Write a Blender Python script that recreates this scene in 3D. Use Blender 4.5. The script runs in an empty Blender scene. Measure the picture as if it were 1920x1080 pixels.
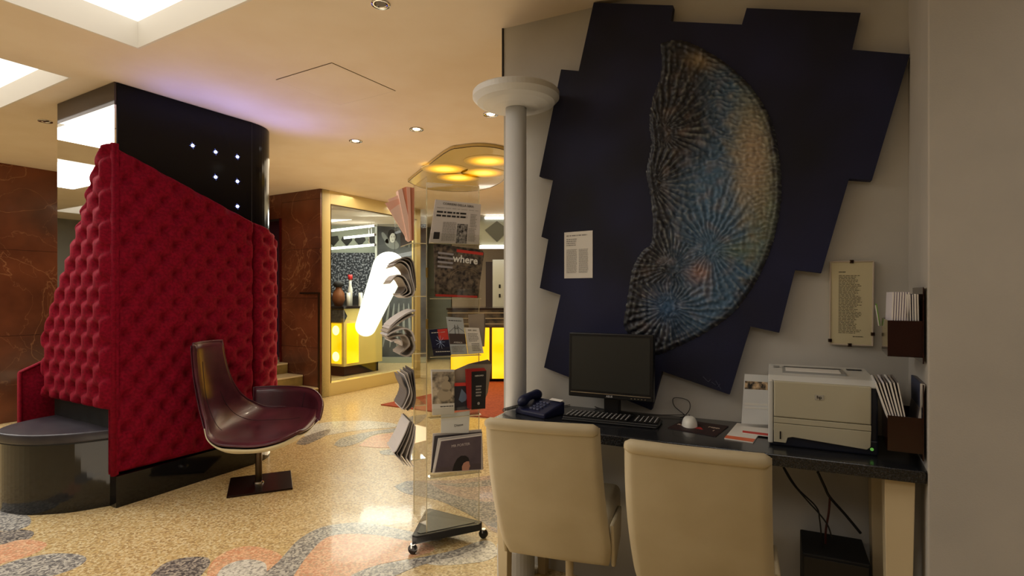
import bpy, bmesh, math, random
from mathutils import Vector, Matrix, noise
R = math.radians
random.seed(7)
scene = bpy.context.scene
COL = scene.collection
F, CH, HY = 1019.0, 1.3, 550.0           # focal length in px, camera height, horizon row

# ------------------------------------------------------------------ camera / world / exposure
cd = bpy.data.cameras.new('camera'); cam = bpy.data.objects.new('camera', cd); COL.objects.link(cam)
cam.location = (0, 0, CH); cam.rotation_euler = (R(90), 0, 0)
cd.sensor_width = 36; cd.lens = 36 * F / 1920; cd.shift_y = (HY - 540) / 1920
cd.clip_start = .05; cd.clip_end = 60
scene.camera = cam
scene.view_settings.view_transform = 'Standard'; scene.view_settings.look = 'None'
scene.view_settings.gamma = 1; scene.view_settings.use_curve_mapping = False
scene.view_settings.exposure = 0.0
w = bpy.data.worlds.new('world'); scene.world = w; w.use_nodes = True
w.node_tree.nodes['Background'].inputs[0].default_value = (.9, .8, .65, 1)
w.node_tree.nodes['Background'].inputs[1].default_value = .15

GA = (.501, .8654); GN = (.8654, -.501)          # lobby grid: along, across
DU = (.899, -.438); DV = (.438, .899)            # desk wall: along, into wall
def G(g, a, z=0): return Vector((GN[0]*g + GA[0]*a, GN[1]*g + GA[1]*a, z))
def D(u, v, z=0): return Vector((DU[0]*u + DV[0]*v, DU[1]*u + DV[1]*v, z))
RG = math.atan2(GN[1], GN[0]); RD = math.atan2(DU[1], DU[0])
def W(x, y, h):                                   # photo point lying at height h
    Y = F * (CH - h) / (y - HY); return Vector(((x - 960) / F * Y, Y, h))
def onv(x, y, n, c):                              # photo point lying on the upright plane n.p = c
    r = (x - 960) / F; Y = c / (n[0] * r + n[1]); return Vector((r * Y, Y, CH - (y - HY) * Y / F))

def area(name, loc, rot, size, energy, col, size_y=None, spread=180):
    l = bpy.data.lights.new(name, 'AREA'); l.energy = energy; l.color = col; l.size = size
    if size_y: l.shape = 'RECTANGLE'; l.size_y = size_y
    l.spread = R(spread)
    o = bpy.data.objects.new(name, l); COL.objects.link(o); o.location = loc; o.rotation_euler = rot
    return o
def spot(name, loc, target, energy, col, ang=80, blend=.6, rad=.03):
    l = bpy.data.lights.new(name, 'SPOT'); l.energy = energy; l.color = col; l.spot_size = R(ang); l.spot_blend = blend
    l.shadow_soft_size = rad
    o = bpy.data.objects.new(name, l); COL.objects.link(o); o.location = loc
    o.rotation_euler = (Vector(target) - Vector(loc)).to_track_quat('-Z', 'Y').to_euler(); return o
def point(name, loc, energy, col, rad=.1):
    l = bpy.data.lights.new(name, 'POINT'); l.energy = energy; l.color = col; l.shadow_soft_size = rad
    o = bpy.data.objects.new(name, l); COL.objects.link(o); o.location = loc; return o

area('skylight_left', G(-4.79, .85, 2.58), (0, 0, RG), 1.5, 36, (1, .97, .92), 1.2)
area('skylight_near', G(-2.3, .85, 2.58), (0, 0, RG), 1.4, 9, (1, .96, .90), 1.2)
area('fill_behind_camera', (-.6, -1.0, 2.55), (0, 0, R(-26)), 1.6, 13, (1, .95, .88), 1.2)  # added fill behind the camera for desk wall and chairs, no fitting there
area('skylight_far_left', G(-7.26, .85, 2.58), (0, 0, RG), 1.5, 52, (1, .97, .92), 1.2)
area('fill_right', (1.5, .2, 2.5), (0, R(-8), R(-26)), 1.0, 6, (1, .95, .9), 1.0)  # unseen fill added on the right, no real ceiling lamp
area('near_bounce_fill', (-1.3, 2.2, .02), (R(180), 0, 0), 1.8, 12, (1, .86, .68), 1.6)  # upward fill added at floor level to brighten the near ceiling
area('lobby_bounce_fill', (-1.2, 5.3, .02), (R(180), 0, 0), 1.6, 30, (1, .76, .46), 2.0)  # added uplight warming the far ceiling, no lamp on the floor
area('lobby_fill', (-1.2, 6.2, 2.57), (0, 0, 0), 2.0, 40, (1, .82, .56))  # added warm fill over the lobby, placed clear of the front velvet
area('bar_fill', G(-6.3, 6.3, 2.55), (0, 0, 0), 1.6, 60, (1, .95, .8))  # added fill to brighten the bar interior; the tubes are built separately
area('mural_fill', (-2.0, 9.3, 2.55), (R(-25), 0, 0), 1.2, 26, (.95, 1, .95), .5)  # added fill near the mural, without a fitting
area('reception_fill', (-.3, 8.0, 2.55), (0, 0, 0), 1.6, 24, (1, .8, .45))  # added warm fill above the far counter, no fitting modelled
for a_ in (1.95, 2.35, 2.75): spot('blue_uplight', G(-3.62, a_, 2.22), G(-3.40, a_+.05, 2.6), 4.2, (.24, .26, 1), 150, 1, .06)

# ------------------------------------------------------------------ materials
MATS = {}
def mat(name, col, rough=.5, metal=0, emis=None, es=0, trans=0, ior=1.45, coat=0, spec=.5, sheen=0, alpha=1):
    if name in MATS: return MATS[name]
    m = bpy.data.materials.new(name); m.use_nodes = True; b = m.node_tree.nodes['Principled BSDF']
    b.inputs['Base Color'].default_value = (*col, 1); b.inputs['Roughness'].default_value = rough
    b.inputs['Metallic'].default_value = metal; b.inputs['IOR'].default_value = ior
    b.inputs['Transmission Weight'].default_value = trans; b.inputs['Coat Weight'].default_value = coat
    b.inputs['Specular IOR Level'].default_value = spec; b.inputs['Sheen Weight'].default_value = sheen
    b.inputs['Coat Roughness'].default_value = .05
    b.inputs['Alpha'].default_value = alpha
    if emis: b.inputs['Emission Color'].default_value = (*emis, 1); b.inputs['Emission Strength'].default_value = es
    MATS[name] = m; return m
def s(r, g, b):                                   # sRGB 0-255 to linear
    f = lambda c: (c/255/12.92 if c/255 <= .04045 else ((c/255 + .055)/1.055) ** 2.4)
    return (f(r), f(g), f(b))
def nn(m, t): return m.node_tree.nodes.new(t)
def lk(m, a, b): m.node_tree.links.new(a, b)
def vary(m, c1, c2, scale=8, detail=4, bump=0, bscale=None, pos=(.35, .65), noise_type='noise', dist=.0):
    b = m.node_tree.nodes['Principled BSDF']; tc = nn(m, 'ShaderNodeTexCoord')
    t = nn(m, 'ShaderNodeTexNoise'); t.inputs['Scale'].default_value = scale; t.inputs['Detail'].default_value = detail
    t.inputs['Distortion'].default_value = dist
    lk(m, tc.outputs['Object'], t.inputs['Vector'])
    cr = nn(m, 'ShaderNodeValToRGB'); cr.color_ramp.elements[0].color = (*c1, 1); cr.color_ramp.elements[1].color = (*c2, 1)
    cr.color_ramp.elements[0].position, cr.color_ramp.elements[1].position = pos
    lk(m, t.outputs['Fac'], cr.inputs['Fac']); lk(m, cr.outputs['Color'], b.inputs['Base Color'])
    if bump:
        t2 = nn(m, 'ShaderNodeTexNoise'); t2.inputs['Scale'].default_value = bscale or scale * 6; t2.inputs['Detail'].default_value = 3
        lk(m, tc.outputs['Object'], t2.inputs['Vector'])
        bp = nn(m, 'ShaderNodeBump'); bp.inputs['Strength'].default_value = bump; bp.inputs['Distance'].default_value = .002
        lk(m, t2.outputs['Fac'], bp.inputs['Height']); lk(m, bp.outputs['Normal'], b.inputs['Normal'])
    return m
def terrazzo(name, cols, scale=95, rough=.3):
    m = mat(name, cols[0], rough, coat=.2); b = m.node_tree.nodes['Principled BSDF']
    g = nn(m, 'ShaderNodeNewGeometry'); v = nn(m, 'ShaderNodeTexVoronoi'); v.inputs['Scale'].default_value = scale
    lk(m, g.outputs['Position'], v.inputs['Vector'])
    sp = nn(m, 'ShaderNodeSeparateColor'); lk(m, v.outputs['Color'], sp.inputs[0])
    cr = nn(m, 'ShaderNodeValToRGB'); cr.color_ramp.interpolation = 'CONSTANT'
    el = cr.color_ramp.elements
    n = len(cols)
    el[0].color = (*cols[0], 1); el[1].color = (*cols[1], 1); el[1].position = 1/n
    for i in range(2, n):
        e = el.new(i/n); e.color = (*cols[i], 1)
    lk(m, sp.outputs[0], cr.inputs['Fac']); lk(m, cr.outputs['Color'], b.inputs['Base Color'])
    t = nn(m, 'ShaderNodeTexNoise'); t.inputs['Scale'].default_value = 30; lk(m, g.outputs['Position'], t.inputs['Vector'])
    bp = nn(m, 'ShaderNodeBump'); bp.inputs['Strength'].default_value = .12; bp.inputs['Distance'].default_value = .002
    lk(m, t.outputs['Fac'], bp.inputs['Height']); lk(m, bp.outputs['Normal'], b.inputs['Coat Normal'])
    return m
M_floor = terrazzo('terrazzo_tan', [s(208,184,136), s(190,164,112), s(220,202,158), s(170,142,96), s(204,176,122)])
M_tgrey = terrazzo('terrazzo_grey', [s(172,168,158), s(140,137,132), s(196,192,180), s(110,108,106)])
M_tdark = terrazzo('terrazzo_dark', [s(110,104,100), s(150,142,132), s(84,80,78), s(176,166,150)])
M_tpeach = terrazzo('terrazzo_peach', [s(224,172,134), s(208,148,110), s(232,190,150), s(200,160,124)])
M_twhite = terrazzo('terrazzo_white', [s(214,210,196), s(196,192,180), s(224,220,208), s(160,156,148)])
M_tmauve = terrazzo('terrazzo_mauve', [s(178,150,130), s(156,128,112), s(200,172,148), s(126,104,96)])
M_ceil = vary(mat('ceiling_paint', s(226,212,190), .9), s(224,208,184), s(229,215,194), 3)
M_coff = mat('coffer_paint', s(222,216,204), .9)
M_wall = vary(mat('wall_paint', s(190,187,180), .85), s(184,181,174), s(194,191,184), 3, bump=.15, bscale=150)
M_wallr = vary(mat('pilaster_paint', s(186,180,170), .85), s(180,175,166), s(190,184,174), 3, bump=.25, bscale=220)
M_lightpanel = mat('lit_panel', (1, 1, 1), .5, emis=(1, .99, .95), es=1.3)
M_lacq = mat('black_lacquer', (.004, .004, .006), .12, spec=.18)
M_plinth = mat('black_lacquer_plinth', (.006, .006, .007), .10, coat=.25)
M_mirror = mat('mirror', (.78, .78, .76), .02, metal=1)
M_black = mat('black_plastic', (.008, .008, .009), .35)
M_blackm = mat('matt_black', (.01, .01, .01), .7)
M_white = mat('white_plastic', s(225,224,216), .35)
M_chrome = mat('chrome', (.7, .7, .7), .15, metal=1)
M_bronze = mat('dark_bronze', s(60,40,25), .3, metal=.7)
M_paper = mat('paper', s(226,222,214), .8)
M_ink = mat('ink', s(45,42,42), .8)
M_inkl = mat('grey_ink', s(150,146,142), .8)
M_col = mat('column_paint', s(214,214,212), .45)

def marble():
    m = mat('red_marble', s(90,45,28), .22, coat=.15); b = m.node_tree.nodes['Principled BSDF']
    tc = nn(m, 'ShaderNodeNewGeometry')
    def veins(sc, dist, width, off):
        mp_ = nn(m, 'ShaderNodeVectorMath'); mp_.operation = 'ADD'; mp_.inputs[1].default_value = (off, off*2, off*3); lk(m, tc.outputs['Position'], mp_.inputs[0])
        n1 = nn(m, 'ShaderNodeTexNoise'); n1.inputs['Scale'].default_value = sc; n1.inputs['Detail'].default_value = 5; n1.inputs['Distortion'].default_value = dist
        lk(m, mp_.outputs[0], n1.inputs['Vector'])
        sb = nn(m, 'ShaderNodeMath'); sb.operation = 'SUBTRACT'; sb.inputs[1].default_value = .5; lk(m, n1.outputs['Fac'], sb.inputs[0])
        ab = nn(m, 'ShaderNodeMath'); ab.operation = 'ABSOLUTE'; lk(m, sb.outputs[0], ab.inputs[0])
        mr = nn(m, 'ShaderNodeMapRange'); mr.inputs['From Min'].default_value = 0; mr.inputs['From Max'].default_value = width; mr.inputs['To Min'].default_value = 1; mr.inputs['To Max'].default_value = 0
        lk(m, ab.outputs[0], mr.inputs['Value']); return mr.outputs[0]
    v1 = veins(1.1, .6, .006, 0); v2 = veins(2.4, .9, .009, 5)
    n3 = nn(m, 'ShaderNodeTexNoise'); n3.inputs['Scale'].default_value = 1.5; n3.inputs['Detail'].default_value = 4; lk(m, tc.outputs['Position'], n3.inputs['Vector'])
    cr2 = nn(m, 'ShaderNodeValToRGB'); cr2.color_ramp.elements[0].color = (*s(72,36,22), 1); cr2.color_ramp.elements[1].color = (*s(120,66,40), 1)
    cr2.color_ramp.elements[0].position = .35; cr2.color_ramp.elements[1].position = .7
    lk(m, n3.outputs['Fac'], cr2.inputs['Fac'])
    ad = nn(m, 'ShaderNodeMath'); ad.operation = 'MAXIMUM'; lk(m, v1, ad.inputs[0])
    ml = nn(m, 'ShaderNodeMath'); ml.operation = 'MULTIPLY'; ml.inputs[1].default_value = .55; lk(m, v2, ml.inputs[0]); lk(m, ml.outputs[0], ad.inputs[1])
    m2 = nn(m, 'ShaderNodeMath'); m2.operation = 'MULTIPLY'; lk(m, ad.outputs[0], m2.inputs[0]); lk(m, n3.outputs['Fac'], m2.inputs[1])
    mm = nn(m, 'ShaderNodeMix'); mm.data_type = 'RGBA'; mm.inputs[7].default_value = (*s(160,112,74), 1)
    lk(m, m2.outputs[0], mm.inputs[0]); lk(m, cr2.outputs['Color'], mm.inputs[6]); lk(m, mm.outputs[2], b.inputs['Base Color'])
    return m
M_marble = marble()
M_velvet = mat('red_velvet', s(150,12,34), .8, sheen=.15); M_velvet.node_tree.nodes['Principled BSDF'].inputs['Sheen Tint'].default_value = (*s(255,60,90), 1)
M_velvet.node_tree.nodes['Principled BSDF'].inputs['Specular IOR Level'].default_value = .15
vary(M_velvet, s(98,0,20), s(122,2,30), 60, 2, bump=.2, bscale=400)
M_velvet.node_tree.nodes['Principled BSDF'].inputs['Sheen Roughness'].default_value = .35
M_vseat = vary(mat('charcoal_leather', s(48,44,50), .35), s(44,41,47), s(54,50,55), 12, bump=.2, bscale=180)
M_leather = vary(mat('burgundy_leather', s(70,30,42), .3, coat=.1), s(64,26,36), s(84,38,48), 7, bump=.15, bscale=160)
M_shell = mat('cream_shell', s(214,204,170), .4)
M_cream = vary(mat('cream_leather', s(192,178,146), .5), s(187,172,139), s(197,183,151), 5, bump=.15, bscale=240)
M_wood = mat('cream_painted_wood', s(216,198,160), .5)
M_stone = vary(mat('black_granite', s(30,31,34), .22, coat=.2), s(20,21,24), s(58,60,64), 240, 2, pos=(.45, .75))
M_navy = vary(mat('navy_canvas', s(22,24,52), .75), s(12,13,28), s(27,31,66), 2.5, 2, bump=.4, bscale=300, pos=(.3, .7))
def acry(name, tint, base, k):
    m = bpy.data.materials.new(name); m.use_nodes = True; nt = m.node_tree; nt.nodes.clear()
    o = nt.nodes.new('ShaderNodeOutputMaterial'); t = nt.nodes.new('ShaderNodeBsdfTransparent'); t.inputs[0].default_value = (*tint, 1)
    g = nt.nodes.new('ShaderNodeBsdfGlossy'); g.inputs['Roughness'].default_value = .03
    mx = nt.nodes.new('ShaderNodeMixShader'); lw = nt.nodes.new('ShaderNodeLayerWeight'); lw.inputs[0].default_value = .5
    pw = nt.nodes.new('ShaderNodeMath'); pw.operation = 'POWER'; pw.inputs[1].default_value = 4
    ma = nt.nodes.new('ShaderNodeMath'); ma.operation = 'MULTIPLY_ADD'; ma.inputs[1].default_value = k; ma.inputs[2].default_value = base
    nt.links.new(lw.outputs['Facing'], pw.inputs[0]); nt.links.new(pw.outputs[0], ma.inputs[0]); nt.links.new(ma.outputs[0], mx.inputs[0])
    nt.links.new(t.outputs[0], mx.inputs[1]); nt.links.new(g.outputs[0], mx.inputs[2]); nt.links.new(mx.outputs[0], o.inputs[0]); return m
M_acryl = acry('clear_acrylic', (.96, .96, .94), .03, .5)
M_edge = mat('acrylic_edge', s(232,222,190), .2, trans=.6)
M_glass = acry('window_glass', (.96, .98, .96), .03, .5)
M_smoke = mat('smoked_acrylic', s(40,12,8), .12, coat=.3)
M_frame = mat('cream_lacquer', s(222,202,140), .25, coat=.3)
M_step = vary(mat('olive_stone', s(132,112,62), .25, coat=.2), s(112,94,50), s(146,124,72), 6)
M_tread = mat('pale_stone', s(206,188,150), .2)
def glow(name, c1, c2, st, scale=3.0):
    m = mat(name, c1, .4, emis=c1, es=st); b = m.node_tree.nodes['Principled BSDF']
    tc = nn(m, 'ShaderNodeTexCoord'); t = nn(m, 'ShaderNodeTexNoise'); t.inputs['Scale'].default_value = scale; t.inputs['Detail'].default_value = 1
    lk(m, tc.outputs['Object'], t.inputs['Vector'])
    cr = nn(m, 'ShaderNodeValToRGB'); cr.color_ramp.elements[0].color = (*c1, 1); cr.color_ramp.elements[1].color = (*c2, 1)
    cr.color_ramp.elements[0].position = .35; cr.color_ramp.elements[1].position = .7
    lk(m, t.outputs['Fac'], cr.inputs['Fac']); lk(m, cr.outputs['Color'], b.inputs['Emission Color']); return m
M_yel = glow('backlit_yellow', (1, .52, .0), (1, .72, .03), 1.1)
M_yhot = mat('backlit_lamp_yellow', (1, .9, .4), .4, emis=(1, .86, .3), es=2.2)
M_lampw = mat('lit_lamp', (1, 1, 1), .4, emis=(1, 1, .84), es=1.25)

# ------------------------------------------------------------------ mesh builder
class MB:
    def __init__(s_): s_.v = []; s_.f = []; s_.smooth = False
    def add(s_, vs, fs):
        b = len(s_.v); s_.v += [tuple(p) for p in vs]; s_.f += [tuple(i + b for i in f) for f in fs]; return s_
    def box(s_, x0, y0, z0, x1, y1, z1, M=None):
        P = [(x0,y0,z0),(x1,y0,z0),(x1,y1,z0),(x0,y1,z0),(x0,y0,z1),(x1,y0,z1),(x1,y1,z1),(x0,y1,z1)]
        if M: P = [M @ Vector(p) for p in P]
        return s_.add(P, [(0,3,2,1),(4,5,6,7),(0,1,5,4),(1,2,6,5),(2,3,7,6),(3,0,4,7)])
    def prism(s_, poly, z0, z1, M=None):          # poly: xy list
        n = len(poly); P = [(x, y, z0) for x, y in poly] + [(x, y, z1) for x, y in poly]
        ar = sum(poly[i][0]*poly[(i+1) % n][1] - poly[(i+1) % n][0]*poly[i][1] for i in range(n))
        if M: P = [M @ Vector(p) for p in P]
        up = tuple(range(n, 2*n)); dn = tuple(reversed(range(n))); sd = [(i, (i+1) % n, (i+1) % n + n, i+n) for i in range(n)]
        if (ar < 0): up = tuple(reversed(up)); dn = tuple(reversed(dn)); sd = [tuple(reversed(q)) for q in sd]
        return s_.add(P, [dn, up] + sd)
    def extr(s_, pts, d):                         # planar polygon of 3-D points, extruded by vector d
        n = len(pts); d = Vector(d); P = [Vector(p) for p in pts] + [Vector(p) + d for p in pts]
        return s_.add(P, [tuple(range(n)), tuple(reversed(range(n, 2*n)))] + [(i, i+n, (i+1) % n + n, (i+1) % n) for i in range(n)])
    def lathe(s_, prof, n=32, M=None):            # prof: (r, z)
        P = []; m = len(prof)
        for k in range(n):
            a = 2*math.pi*k/n
            P += [(r*math.cos(a), r*math.sin(a), z) for r, z in prof]
        if M: P = [M @ Vector(p) for p in P]
        fs = [(k*m+i, ((k+1) % n)*m+i, ((k+1) % n)*m+i+1, k*m+i+1) for k in range(n) for i in range(m-1)]
        fs.append(tuple(reversed([k*m for k in range(n)]))); fs.append(tuple(k*m+m-1 for k in range(n)))
        return s_.add(P, fs)
    def tube(s_, path, r, n=8):
        path = [Vector(p) for p in path]; P = []; m = len(path)
        up = Vector((0, 0, 1)); prev = None
        for i, p in enumerate(path):
            t = (path[min(i+1, m-1)] - path[max(i-1, 0)]).normalized()
            if prev is None:
                a = t.cross(up)
                if a.length < .1: a = t.cross(Vector((1, 0, 0)))
            else: a = prev - t * prev.dot(t)
            a.normalize(); prev = a; b = t.cross(a)
            rr = r[i] if isinstance(r, (list, tuple)) else r
            P += [p + (a*math.cos(2*math.pi*k/n) + b*math.sin(2*math.pi*k/n)) * rr for k in range(n)]
        fs = [(i*n+k, i*n+(k+1) % n, (i+1)*n+(k+1) % n, (i+1)*n+k) for i in range(m-1) for k in range(n)]
        fs += [tuple(reversed(range(n))), tuple(range((m-1)*n, m*n))]
        return s_.add(P, fs)
    def grid(s_, nu, nv, fn, flip=False):
        P = [fn(i/(nu-1), j/(nv-1)) for i in range(nu) for j in range(nv)]
        fs = [(i*nv+j, (i+1)*nv+j, (i+1)*nv+j+1, i*nv+j+1) for i in range(nu-1) for j in range(nv-1)]
        if flip: fs = [tuple(reversed(f)) for f in fs]
        return s_.add(P, fs)
def spline(pts, n=8):
    pts = [Vector(p) for p in pts]; out = []
    for i in range(len(pts)-1):
        p0, p1, p2, p3 = pts[max(i-1, 0)], pts[i], pts[i+1], pts[min(i+2, len(pts)-1)]
        for k in range(n):
            t = k/n; out.append(.5*((2*p1) + (p2-p0)*t + (2*p0-5*p1+4*p2-p3)*t*t + (3*p1-p0-3*p2+p3)*t**3))
    out.append(pts[-1]); return out
def part(name, mb, m, parent=None, smooth=False, bevel=0, seg=2, shift=None, label=None, kind=None, cat=None, group=None, solid=0, fixn=True):
    me = bpy.data.meshes.new(name); vs = mb.v
    if parent is not None and shift is None and 'wo' in parent:      # parts given in world space
        o0 = Vector(parent['wo']); vs = [tuple(Vector(p) - o0) for p in vs]
    me.from_pydata(vs, [], mb.f)
    if fixn:
        bm = bmesh.new(); bm.from_mesh(me); bmesh.ops.recalc_face_normals(bm, faces=bm.faces); bm.to_mesh(me); bm.free()
    if smooth:
        for p in me.polygons: p.use_smooth = True
    me.materials.append(m); o = bpy.data.objects.new(name, me); COL.objects.link(o)
    if parent is not None: o.parent = parent
    if solid:
        md = o.modifiers.new('thickness', 'SOLIDIFY'); md.thickness = solid; md.offset = 0
    if bevel:
        md = o.modifiers.new('bevel', 'BEVEL'); md.width = bevel; md.segments = seg; md.limit_method = 'ANGLE'; md.angle_limit = R(35)
        md.harden_normals = False
        if smooth is False:
            for p in me.polygons: p.use_smooth = False
    if label: o['label'] = label
    if kind: o['kind'] = kind
    if cat: o['category'] = cat
    if group: o['group'] = group
    return o
def thing(name, label, cat, loc=(0, 0, 0), rz=0, group=None, world=False):
    o = bpy.data.objects.new(name, None); COL.objects.link(o); o.location = loc; o.rotation_euler = (0, 0, rz); o.empty_display_size = .05
    o['label'] = label; o['category'] = cat
    if group: o['group'] = group
    if world: o['wo'] = tuple(loc)
    return o
def struct(name, mb, m, **k): return part(name, mb, m, kind='structure', **k)
def dup(root, loc, rz=None, label=None, group=None, name=None):
    r = root.copy(); COL.objects.link(r); r.location = loc
    if rz is not None: r.rotation_euler = (0, 0, rz)
    if label: r['label'] = label
    if group: r['group'] = group
    for ch in list(root.children):
        c = ch.copy(); COL.objects.link(c); c.parent = r
        for g in ch.children:
            d = g.copy(); COL.objects.link(d); d.parent = c
    return r
def text(name, body, parent, m, size, M, ext=.0004, align='CENTER', bold=0):
    cu = bpy.data.curves.new(name, 'FONT'); cu.body = body; cu.size = size; cu.extrude = ext; cu.align_x = align; cu.align_y = 'CENTER'; cu.offset = bold
    cu.resolution_u = 2
    t = bpy.data.objects.new('tmp', cu); COL.objects.link(t); dg = bpy.context.evaluated_depsgraph_get()
    me = bpy.data.meshes.new_from_object(t.evaluated_get(dg)); bpy.data.objects.remove(t)
    me.transform(M); me.materials.clear(); me.materials.append(m); me.name = name
    o = bpy.data.objects.new(name, me); COL.objects.link(o); o.parent = parent; return o
def frame(o, x, y):                               # text frame: o origin, x right, y up (vectors)
    x = Vector(x).normalized(); y = Vector(y); y = (y - x*y.dot(x)).normalized(); z = x.cross(y)
    return Matrix(((x.x, y.x, z.x, o[0]), (x.y, y.y, z.y, o[1]), (x.z, y.z, z.z, o[2]), (0, 0, 0, 1)))

# ------------------------------------------------------------------ room shell
H = 2.6
fl = struct('floor', MB().box(-11, -4, -.1, 5, 15, 0), M_floor)
inl = [
 ('g', [(-60,960),(0,958),(50,966),(57,982),(35,993),(0,996),(-60,1000)]),
 ('d', [(-40,1000),(0,997),(35,993),(62,997),(58,1008),(30,1019),(0,1021),(-40,1024)]),
 ('p', [(-40,1028),(0,1022),(40,1012),(72,1014),(88,1022),(60,1040),(0,1058),(-40,1070)]),
 ('g', [(-20,1070),(0,1062),(40,1048),(100,1038),(148,1040),(162,1050),(135,1068),(80,1084),(0,1096)]),
 ('d', [(280,1082),(306,1058),(345,1046),(385,1045),(394,1056),(378,1078),(360,1100),(285,1100)]),
 ('p', [(385,1090),(396,1056),(425,1034),(465,1024),(505,1031),(530,1048),(510,1100),(400,1100)]),
 ('w', [(398,1095),(418,1064),(455,1050),(488,1052),(500,1064),(488,1100)]),
 ('p', [(520,1095),(575,1042),(605,1010),(650,1000),(775,1012),(815,1030),(770,1046),(700,1062),(630,1095)]),
 ('g', [(465,1100),(520,1055),(560,1012),(600,990),(640,982),(690,981),(775,998),(830,1012),(770,1014),(700,1003),(640,1002),(606,1012),(575,1044),(530,1100)]),
 ('w', [(780,1050),(860,1034),(905,1014),(926,1020),(932,1040),(900,1054),(820,1060)]),
 ('g', [(625,1095),(700,1062),(790,1045),(850,1032),(895,1016),(905,1020),(860,1042),(790,1060),(740,1080),(690,1100)]),
 ('m', [(738,912),(770,902),(850,900),(960,888),(1000,900),(1000,1000),(932,1000),(900,975),(850,945),(790,930)]),
 ('d', [(740,912),(765,902),(800,905),(840,925),(900,940),(960,945),(1000,990),(960,1000),(915,985),(870,960),(820,938),(760,925)]),
 ('d', [(800,905),(870,906),(960,893),(1000,898),(960,905),(880,914)]),
 ('w', [(560,805),(610,792),(680,789),(738,794),(740,801),(680,806),(620,815),(580,822)]),
 ('d', [(555,832),(565,822),(590,812),(618,805),(616,813),(597,824),(572,834)]),
 ('g', [(626,834),(640,822),(680,812),(740,803),(780,798),(790,806),(730,811),(700,816),(668,832),(640,838)]),
 ('p', [(672,836),(700,818),(740,812),(790,806),(800,822),(770,833),(720,840)]),
 ('d', [(742,800),(755,788),(775,780),(800,778),(790,790),(770,800)]),
 ('g', [(712,846),(740,842),(775,843),(775,850),(740,853),(716,852)]),
 ('g', [(-30,812),(0,806),(8,850),(8,900),(-30,930)]),
]
mm = {'g': M_tgrey, 'd': M_tdark, 'p': M_tpeach, 'w': M_twhite, 'm': M_tmauve}
for k, (c, poly) in enumerate(inl):
    pts = [W(x, y, 0) for x, y in poly]; cl = spline(pts + [pts[0]], 5)[:-1]
    zz = .0004 + k*.00006
    mb = MB().prism([(p.x, p.y) for p in cl], 0, zz)
    part('terrazzo_inlay', mb, mm[c], fl, fixn=False)
# orange carpet in the reception
cp = [W(x, y, 0) for x, y in [(714,760),(750,752),(800,742),(860,728),(900,715),(1010,715),(1010,790),(940,786),(860,779),(790,770)]]
cpo = part('carpet', MB().prism([(p.x, p.y) for p in cp], 0, .012), vary(mat('orange_carpet', s(150,62,34), .9), s(136,52,28), s(164,72,40), 30, bump=.4), label='rust-orange carpet on the floor before the far yellow counter', cat='carpet')

# ceiling as cells in grid coordinates, with coffers
gb = [-14, -10.58, -8.884, -8.11, -6.414, -5.64, -3.944, -3.17, -1.47, 6]; ab = [-6, -3.7, -2.4, -1.75, -.45, .20, 1.51, 16]
coff = [(gi, ai) for gi in (1, 4, 6) for ai in (1, 3, 5)]
cb = MB()
for i in range(len(gb)-1):
    for j in range(len(ab)-1):
        g0, g1, a0, a1 = gb[i], gb[i+1], ab[j], ab[j+1]
        if i in (1, 3, 5, 7) and j in (1, 3, 5):
            cs = [G(g0, a0), G(g1, a0), G(g1, a1), G(g0, a1)]
            for q in range(4):
                p, r_ = cs[q], cs[(q+1) % 4]
                cb.add([(p.x, p.y, H), (r_.x, r_.y, H), (r_.x, r_.y, H+.17), (p.x, p.y, H+.17)], [(0, 1, 2, 3)])
            cen = G((g0+g1)/2, (a0+a1)/2, H)
            vis = 'lit skylight coffer cut by the upper left frame corner' if i == 5 else 'large lit skylight coffer at the top left, its corner pointing down'
            t = thing('skylight', vis if j == 5 and i >= 5 else ('lit ceiling coffer seen only in the mirror, ' + ['west', '', 'west centre', '', 'east centre', '', 'east'][i-1] + ' row, ' + ['far end', '', 'middle', '', 'near end'][j-1]), 'skylight', cen, RG, 'lit ceiling coffers')
            w_, l_ = (g1-g0)/2, (a1-a0)/2
            part('lit_panel', MB().box(-w_, -l_, .14, w_, l_, .155), M_lightpanel, t)
            f_ = MB()
            for (x0, y0, x1, y1) in ((-w_, -l_, w_, -l_+.012), (-w_, l_-.012, w_, l_), (-w_, -l_+.012, -w_+.012, l_-.012), (w_-.012, -l_+.012, w_, l_-.012)):
                f_.box(x0, y0, 0, x1, y1, .14)
            part('coffer_side', f_, M_coff, t)
        else:
            cb.add([(*G(g0, a0)[:2], H), (*G(g1, a0)[:2], H), (*G(g1, a1)[:2], H), (*G(g0, a1)[:2], H)], [(0, 3, 2, 1)])
            cb.add([(*G(g0, a0)[:2], H+.2), (*G(g1, a0)[:2], H+.2), (*G(g1, a1)[:2], H+.2), (*G(g0, a1)[:2], H+.2)], [(0, 1, 2, 3)])
struct('ceiling', cb, M_ceil, fixn=False)

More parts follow.
